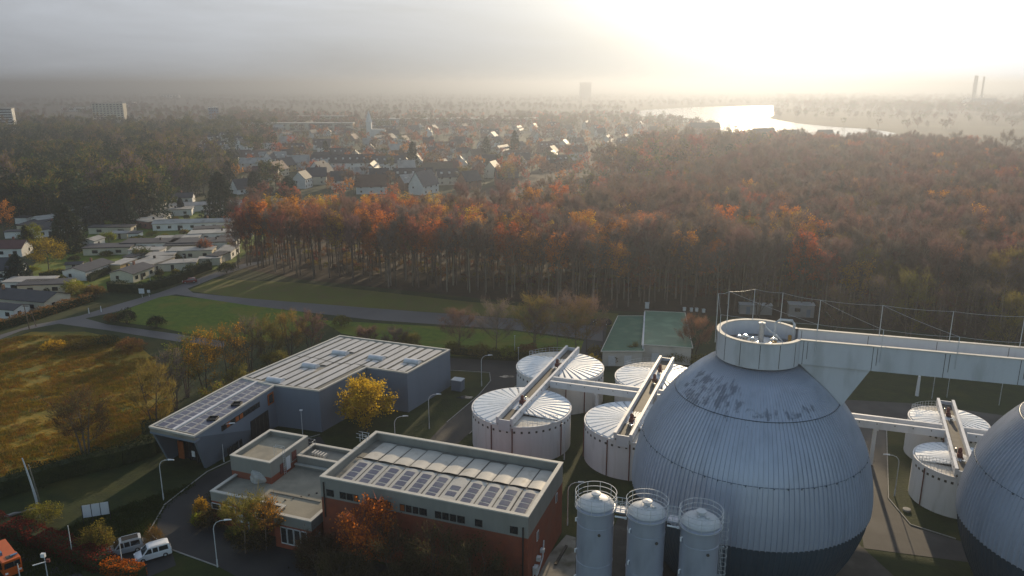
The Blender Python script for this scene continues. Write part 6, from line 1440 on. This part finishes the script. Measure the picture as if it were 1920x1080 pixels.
bung((395, 496), 10, 7, 3, 'narrow carport roof near the road end', 'wall_cream', 'roof_pale', 2.3, flat=True, wins=0, chim=False)
bung((232, 505), 82, 9, 4, 'low ochre-walled garage between the nearest bungalows', 'wall_ochre', 'roof_pale', 2.5, flat=True, wins=0, chim=False)
bung((282, 424), -35, 12, 9, 'brick-walled flat house with pale roof left of the terrace', 'wall_brick', 'roof_pale', flat=True, wins=3)
bung((312, 403), 15, 24, 9, 'long pale-roofed house behind the brick-walled house', 'wall_white', 'roof_pale', flat=True, wins=4)
bung((372, 394), 20, 26, 9, 'long bright-roofed house left of the huge conifer', 'wall_white', 'roof_pale', wins=4)
bung((488, 390), 4, 26, 9, 'white terrace with pale roof right of the huge conifer', 'wall_white', 'roof_pale', wins=7)
bung((450, 408), 6, 22, 9, 'flat-roofed house just right of the huge conifer foot', 'wall_cream', 'roof_pale', flat=True, wins=4)
bung((175, 402), 55, 20, 9, 'pale sunlit roof house left of the tall conifers', 'wall_white', 'roof_pale', wins=3)
bung((108, 418), 50, 18, 8, 'pale-roofed house behind the spreading conifer', 'wall_white', 'roof_pale', wins=3)
bung((92, 440), 60, 14, 8, 'white gabled house hidden behind the spreading conifer', 'wall_white', 'roof_slate', 3.2, 2.0)
bung((176, 462), 85, 7, 5, 'small white garden shed on the bright lawn', 'wall_white', 'roof_pale', 2.8, .8, wins=0, chim=False)
bung((230, 446), 0, 6, 4, 'beige garden hut with pale roof', 'wall_cream', 'roof_pale', 2.2, .6, wins=0, chim=False)
bung((15, 478), 5, 14, 8, 'dark house with reddish roof edge at the left margin', 'wall_white', 'roof_red', 3.2, 2.2)
bung((14, 522), 8, 9, 8, 'blue-grey gabled house at the left margin above the long house', 'wall_white', 'roof_slate', 3.6, 3.0)
bung((142, 505), 10, 5, 3, 'low pale garden fence shed near the yellow tree', 'wall_cream', 'roof_slate', 2.0, .5, wins=0, chim=False)
bung((240, 385), 20, 18, 8, 'flat pale roof peeping between the dark conifers', 'wall_white', 'roof_pale', flat=True, wins=3)
bung((330, 380), 12, 18, 8, 'small dark-walled house under the woods edge', 'wall_white', 'roof_slate', 3, 2, wins=3)
bung((540, 398), 5, 22, 9, 'pale flat roof half hidden by the wood corner', 'wall_cream', 'roof_pale', flat=True, wins=4)
ob_ = []
for i, (L_, W_, wl_, rf_, lb) in enumerate(((9, 6, 'wall_white', 'roof_pale', 'small white flat-roofed outbuilding among the bungalows'), (12, 7, 'wall_cream', 'roof_slate', 'cream outbuilding with dark flat roof among the bungalows'), (6, 4, 'wall_white', 'roof_slate', 'tiny white shed with dark roof among the bungalows'))):
    x, y = G(*((305, 490), (345, 470), (430, 455))[i]); ob_.append(house('outbuilding', lb, x, y, R(10), L_, W_, 2.6, .6, wl_, rf_, 2 if i < 2 else 0, False, True, 'house', 'outbuildings, kind ' + ('white', 'cream', 'tiny')[i]))
for i, px in enumerate([(318, 458), (440, 442), (255, 492), (300, 415), (335, 395), (400, 405), (420, 388), (455, 398), (300, 390), (265, 408), (208, 474), (132, 436), (142, 412), (68, 428), (45, 418), (352, 456), (402, 438), (412, 490), (428, 480), (212, 436), (322, 424), (520, 384), (500, 404), (255, 448), (60, 540), (90, 545), (30, 445)]):
    x, y = G(*px); dup(ob_[i % 3], (x, y, 0), R((8, 15, 78, 95, 4)[i % 5]), None, None, (rng.uniform(.8, 1.5), rng.uniform(.8, 1.2), 1))
# town houses beyond the wood
TGP = 'gabled houses of the hazy town'
def town(u, v, rotd, L_, Wd, hw, hr, wall, roof, lb, wins=3, dorm=0, flat=False):
    x, y = at((u, v)); return house('flat_roofed_house' if flat else 'gabled_house', lb, x, y, R(rotd), L_, Wd, hw, hr, wall, roof, wins, True, flat, 'house', TGP, dormers=dorm)
town(697, 362, 8, 17, 9, 4.5, 6, 'wall_white', 'roof_red', 'white house with dark red roof just above the wood, left of the white gable', 3)
town(795, 362, 62, 16, 10, 5.2, 7.5, 'wall_white', 'roof_slate', 'house showing a bright white pointed gable above the wood', 3)
town(775, 345, 10, 24, 9, 5, 5, 'wall_brick', 'roof_slate', 'long dark-roofed row with little dormers behind the white gable house', 4, 5)
town(645, 318, 6, 46, 10, 5.5, 5.5, 'wall_white', 'roof_slate', 'very long dark-roofed terrace with pale dormers', 7, 9)
town(600, 330, 70, 12, 9, 5, 5, 'wall_white', 'roof_slate', 'pale gabled house in front of the long terrace', 3)
town(520, 330, 75, 14, 10, 5, 5, 'wall_cream', 'roof_red', 'house with pale red roof and cream gable behind the conifers', 3)
town(500, 338, 5, 16, 10, 4.6, 4.5, 'wall_cream', 'roof_red', 'wide house with faded red roof behind the conifers', 3)
town(535, 322, 60, 13, 9, 5, 5, 'wall_ochre', 'roof_slate', 'house with ochre-yellow gable amid pale roofs', 3)
town(512, 310, 70, 13, 9, 5.5, 5, 'wall_white', 'roof_slate', 'white gabled house left of the dark long terrace', 3)
town(555, 318, 20, 20, 10, 5.5, 5, 'wall_white', 'roof_pale', 'house with wide pale grey sunlit roof left of the terrace', 3)
town(480, 318, 10, 22, 9, 5, 3.5, 'wall_white', 'roof_pale', 'low bright-roofed house row behind the conifers', 4)
town(460, 285, 65, 14, 10, 6, 6, 'wall_white', 'roof_slate', 'white gable house with steep dark roof in the hazy rows', 3)
town(440, 305, 8, 26, 10, 5, 5, 'wall_white', 'roof_brown', 'brown-roofed house row with bright skylights', 4)
town(388, 298, 60, 14, 9, 5, 5, 'wall_white', 'roof_slate', 'white pointed house left in the hazy rows', 3)
town(568, 352, 80, 10, 8, 6, 4, 'wall_white', 'roof_slate', 'tall white house right behind the round evergreen', 3)
town(455, 362, 50, 11, 8, 3.2, 5, 'wall_white', 'roof_slate', 'small blue-white pointed gable right of the huge conifer', 2)
town(820, 335, 12, 20, 10, 5, 5.5, 'wall_white', 'roof_brown', 'brown-roofed house right of the white gable', 3)
WL = ('wall_white', 'wall_cream', 'wall_white', 'wall_brick'); RFS = ('roof_slate', 'roof_brown', 'roof_slate', 'roof_red', 'roof_slate', 'roof_pale')
TL = {'roof_slate': 'slate-roofed gabled house among the hazy rows of the town', 'roof_brown': 'brown-roofed gabled house among the hazy rows of the town', 'roof_red': 'reddish-roofed gabled house among the hazy rows of the town', 'roof_pale': 'pale glinting-roofed house among the hazy rows of the town'}
TS = [(697, 362), (795, 362), (775, 345), (645, 318), (600, 330), (520, 330), (535, 322), (555, 318), (480, 318), (460, 285)]
town_protos = {}
cnt = 0; tries = 0; placed = [at(p) for p in TS]
while cnt < 165 and tries < 6000:
    tries += 1; v = 238 + 118 * rng.random() ** .8; u = rng.uniform(330 + (v < 300) * 20, 1280 - (v > 320) * 330)
    if v > 335 and u < 590: continue
    x, y = at((u, v))
    md = 19 if y < 700 else 26
    if any(abs(x - a) < md and abs(y - b) < md for a, b in placed): continue
    placed.append((x, y)); wm_, rm_ = WL[int(rng.integers(4))], RFS[int(rng.integers(6))]; big = rng.random() < .3
    key = (wm_, rm_, big); rot = R(float(rng.choice((8, 14, 70, 98, 40)))) + rng.uniform(-.1, .1)
    if key not in town_protos:
        town_protos[key] = house('gabled_house', TL[rm_], x, y, rot, 20 if big else 11.5, 9, 5.0, 4.6, wm_, rm_, 4 if big else 2, True, False, 'house', TGP + ', ' + rm_[5:], dormers=4 if big else 0)
    else: dup(town_protos[key], (x, y, 0), rot, None, None, (rng.uniform(.9, 1.2), 1, rng.uniform(.9, 1.15)))
    cnt += 1
# larger far buildings
def block(name, label, px, L_, Wd, hh, rotd, wallm, roofm='roof_pale', floors=0, bays=0, cat='building'):
    x, y = at(px); t = thing(name, label, cat, (x, y, 0), R(rotd)); wall_box(t, 'wall', wallm, (0, 0, hh / 2), (L_, Wd, hh)); wall_box(t, 'roof', roofm, (0, 0, hh + .4), (L_ + .6, Wd + .6, .8))
    for f in range(floors):
        for b_ in range(bays):
            wall_box(t, 'window', 'glass', (-L_ / 2 + L_ * (b_ + .5) / bays, -Wd / 2 - .04, hh * (f + .55) / floors), (L_ / bays * .55, .1, hh / floors * .5))
    return t
block('apartment_block', 'pale high-rise apartment slab standing above the woods on the left', (208, 226), 52, 16, 29, 6, 'wall_cream', 'roof_pale', 8, 9)
t = block('apartment_block', 'white balconied apartment block at the left frame edge', (-4, 250), 42, 16, 31, 20, 'wall_white', 'roof_pale', 0, 0)
for f in range(9): wall_box(t, 'balcony', 'wall_white', (2, -8.9, 2.5 + f * 3.2), (36, 1.8, 1.1)); wall_box(t, 'window', 'glass', (2, -8.05, 4.2 + f * 3.2), (36, .12, 1.4))
block('glass_block', 'small blue tower block with bright roof in the haze', (401, 222), 17, 14, 20, 25, 'blue_panel', 'wall_white', 4, 4)
block('tower_block', 'single grey hazy tower on the skyline left of the lake', (1097, 186), 48, 26, 72, 8, 'grey_panel', 'roof_slate', 10, 6)
block('long_hall', 'long white flat hall beyond the left woods', (170, 208), 120, 30, 8, 5, 'wall_white', 'roof_pale', 1, 8)
block('long_hall', 'second white hall further right beyond the left woods', (232, 197), 70, 24, 9, 8, 'wall_white', 'roof_pale', 1, 6)
block('long_hall', 'white hilltop building above the dark wooded ridge', (320, 183), 90, 24, 14, 0, 'wall_white', 'roof_pale', 1, 6)
block('long_hall', 'wide glinting factory roof in the middle of the haze', (830, 232), 170, 60, 8, 6, 'wall_white', 'roof_pale', 1, 9)
block('long_hall', 'second glinting factory roof right of the wide one', (960, 230), 90, 50, 7, 4, 'wall_white', 'roof_pale', 1, 6)
block('long_hall', 'pale hall row at the left of the hazy middle', (560, 245), 150, 20, 10, 4, 'wall_cream', 'roof_pale', 2, 12)
block('long_hall', 'pale terrace beyond the houses on the middle left', (610, 228), 110, 20, 9, 4, 'wall_cream', 'roof_pale', 2, 10)
block('long_hall', 'white block near the small church spire', (735, 236), 60, 20, 10, 4, 'wall_white', 'roof_pale', 2, 6)
for (u, v, L_, lb) in ((1310, 245, 62, 'long dark-roofed villa silhouetted against the lake'), (1420, 258, 40, 'dark square house silhouetted against the lake'), (1470, 262, 30, 'smaller dark house silhouetted against the lake, right of the square one'), (1535, 262, 26, 'rightmost dark house silhouetted at the lake shore')):
    x, y = at((u + 10, v + 4)); house('lake_house', lb, x, y, R(5), L_ * .62, 13, 7, 6, 'wall_brick', 'roof_slate', 0, True, False, 'house', 'houses at the lake shore')
x, y = at((693, 258)); t = thing('church', 'little white church tower with spire in the hazy town', 'church', (x, y, 0)); wall_box(t, 'tower', 'wall_white', (0, 0, 9), (6, 6, 18)); m1 = MB(); m1.lathe([(4.2, 18), (.05, 32)], 4); m1.build('spire', 'wall_white', t); wall_box(t, 'nave', 'wall_white', (11, 0, 5), (16, 9, 10))
for px, h_, lb in (((795, 196), 52, 'thin transmission mast rising from the hazy middle'), ((1521, 178), 62, 'thin mast on the skyline right of the lake'), ((1430, 175), 40, 'short mast on the skyline above the lake')):
    x, y = at(px); t = thing('mast', lb, 'mast', (x, y, 0)); m1 = MB(); m1.tube([(0, 0, 0), (0, 0, h_ * .6)], 1.2, 6, r2=.9); m1.build('shaft', 'steel', t); m1 = MB(); m1.tube([(0, 0, h_ * .6), (0, 0, h_)], .6, 6, r2=.3); m1.build('antenna', 'steel', t)
# power station with chimneys and steam
x, y = at((1825, 205)); t = thing('power_station', 'power station with a thick and a thin chimney on the right skyline', 'power station', (x, y, 0))
wall_box(t, 'boiler_house', 'grey_panel', (18, 0, 14), (60, 30, 28)); wall_box(t, 'machine_hall', 'grey_panel', (70, 0, 9), (60, 30, 18))
for xx, r_, h_ in ((-4, 5.0, 84), (16, 2.6, 82)):
    m1 = MB(); m1.lathe([(r_, 0), (r_ * .9, h_), (r_ * .7, h_), (r_ * .7, h_ - 3)], 20, (xx, 0, 0)); m1.build('chimney', 'render_pale', t)
x, y = at((1917, 210)); t = thing('chimney_stack', 'single chimney stack at the right frame edge', 'chimney', (x, y, 0)); m1 = MB(); m1.lathe([(4, 0), (3.2, 84), (2.6, 84), (2.6, 80)], 20); m1.build('shaft', 'render_pale', t); m1 = MB(); m1.lathe([(3.7, 82), (3.7, 84.2), (3.3, 84.2)], 20); m1.build('rim', 'steel', t)
for (u, v, s, lb) in ((1809, 186, 9, 'bright white steam puff left of the thick chimney'), (1836, 180, 7, 'small white steam puff between the two chimneys')):
    x, y = at((u, 205)); bmx = bmesh.new(); z0 = 60 + (160 - v) / F * math.hypot(x, y)
    for i in range(26):
        m_ = Matrix.Translation((random.gauss(0, s * .45), random.gauss(0, s * .4), max(-.9 * s, min(1.6 * s, random.gauss(0, s * .6))))); bmesh.ops.create_icosphere(bmx, subdivisions=2, radius=s * random.uniform(.18, .42), matrix=m_)
    me = bpy.data.meshes.new('steam_puff'); bmx.to_mesh(me); bmx.free(); me.materials.append(M['steamwhite']); o = link('steam_puff', me, None, (x, y, z0)); tag(o, lb, 'steam', None, 'stuff')
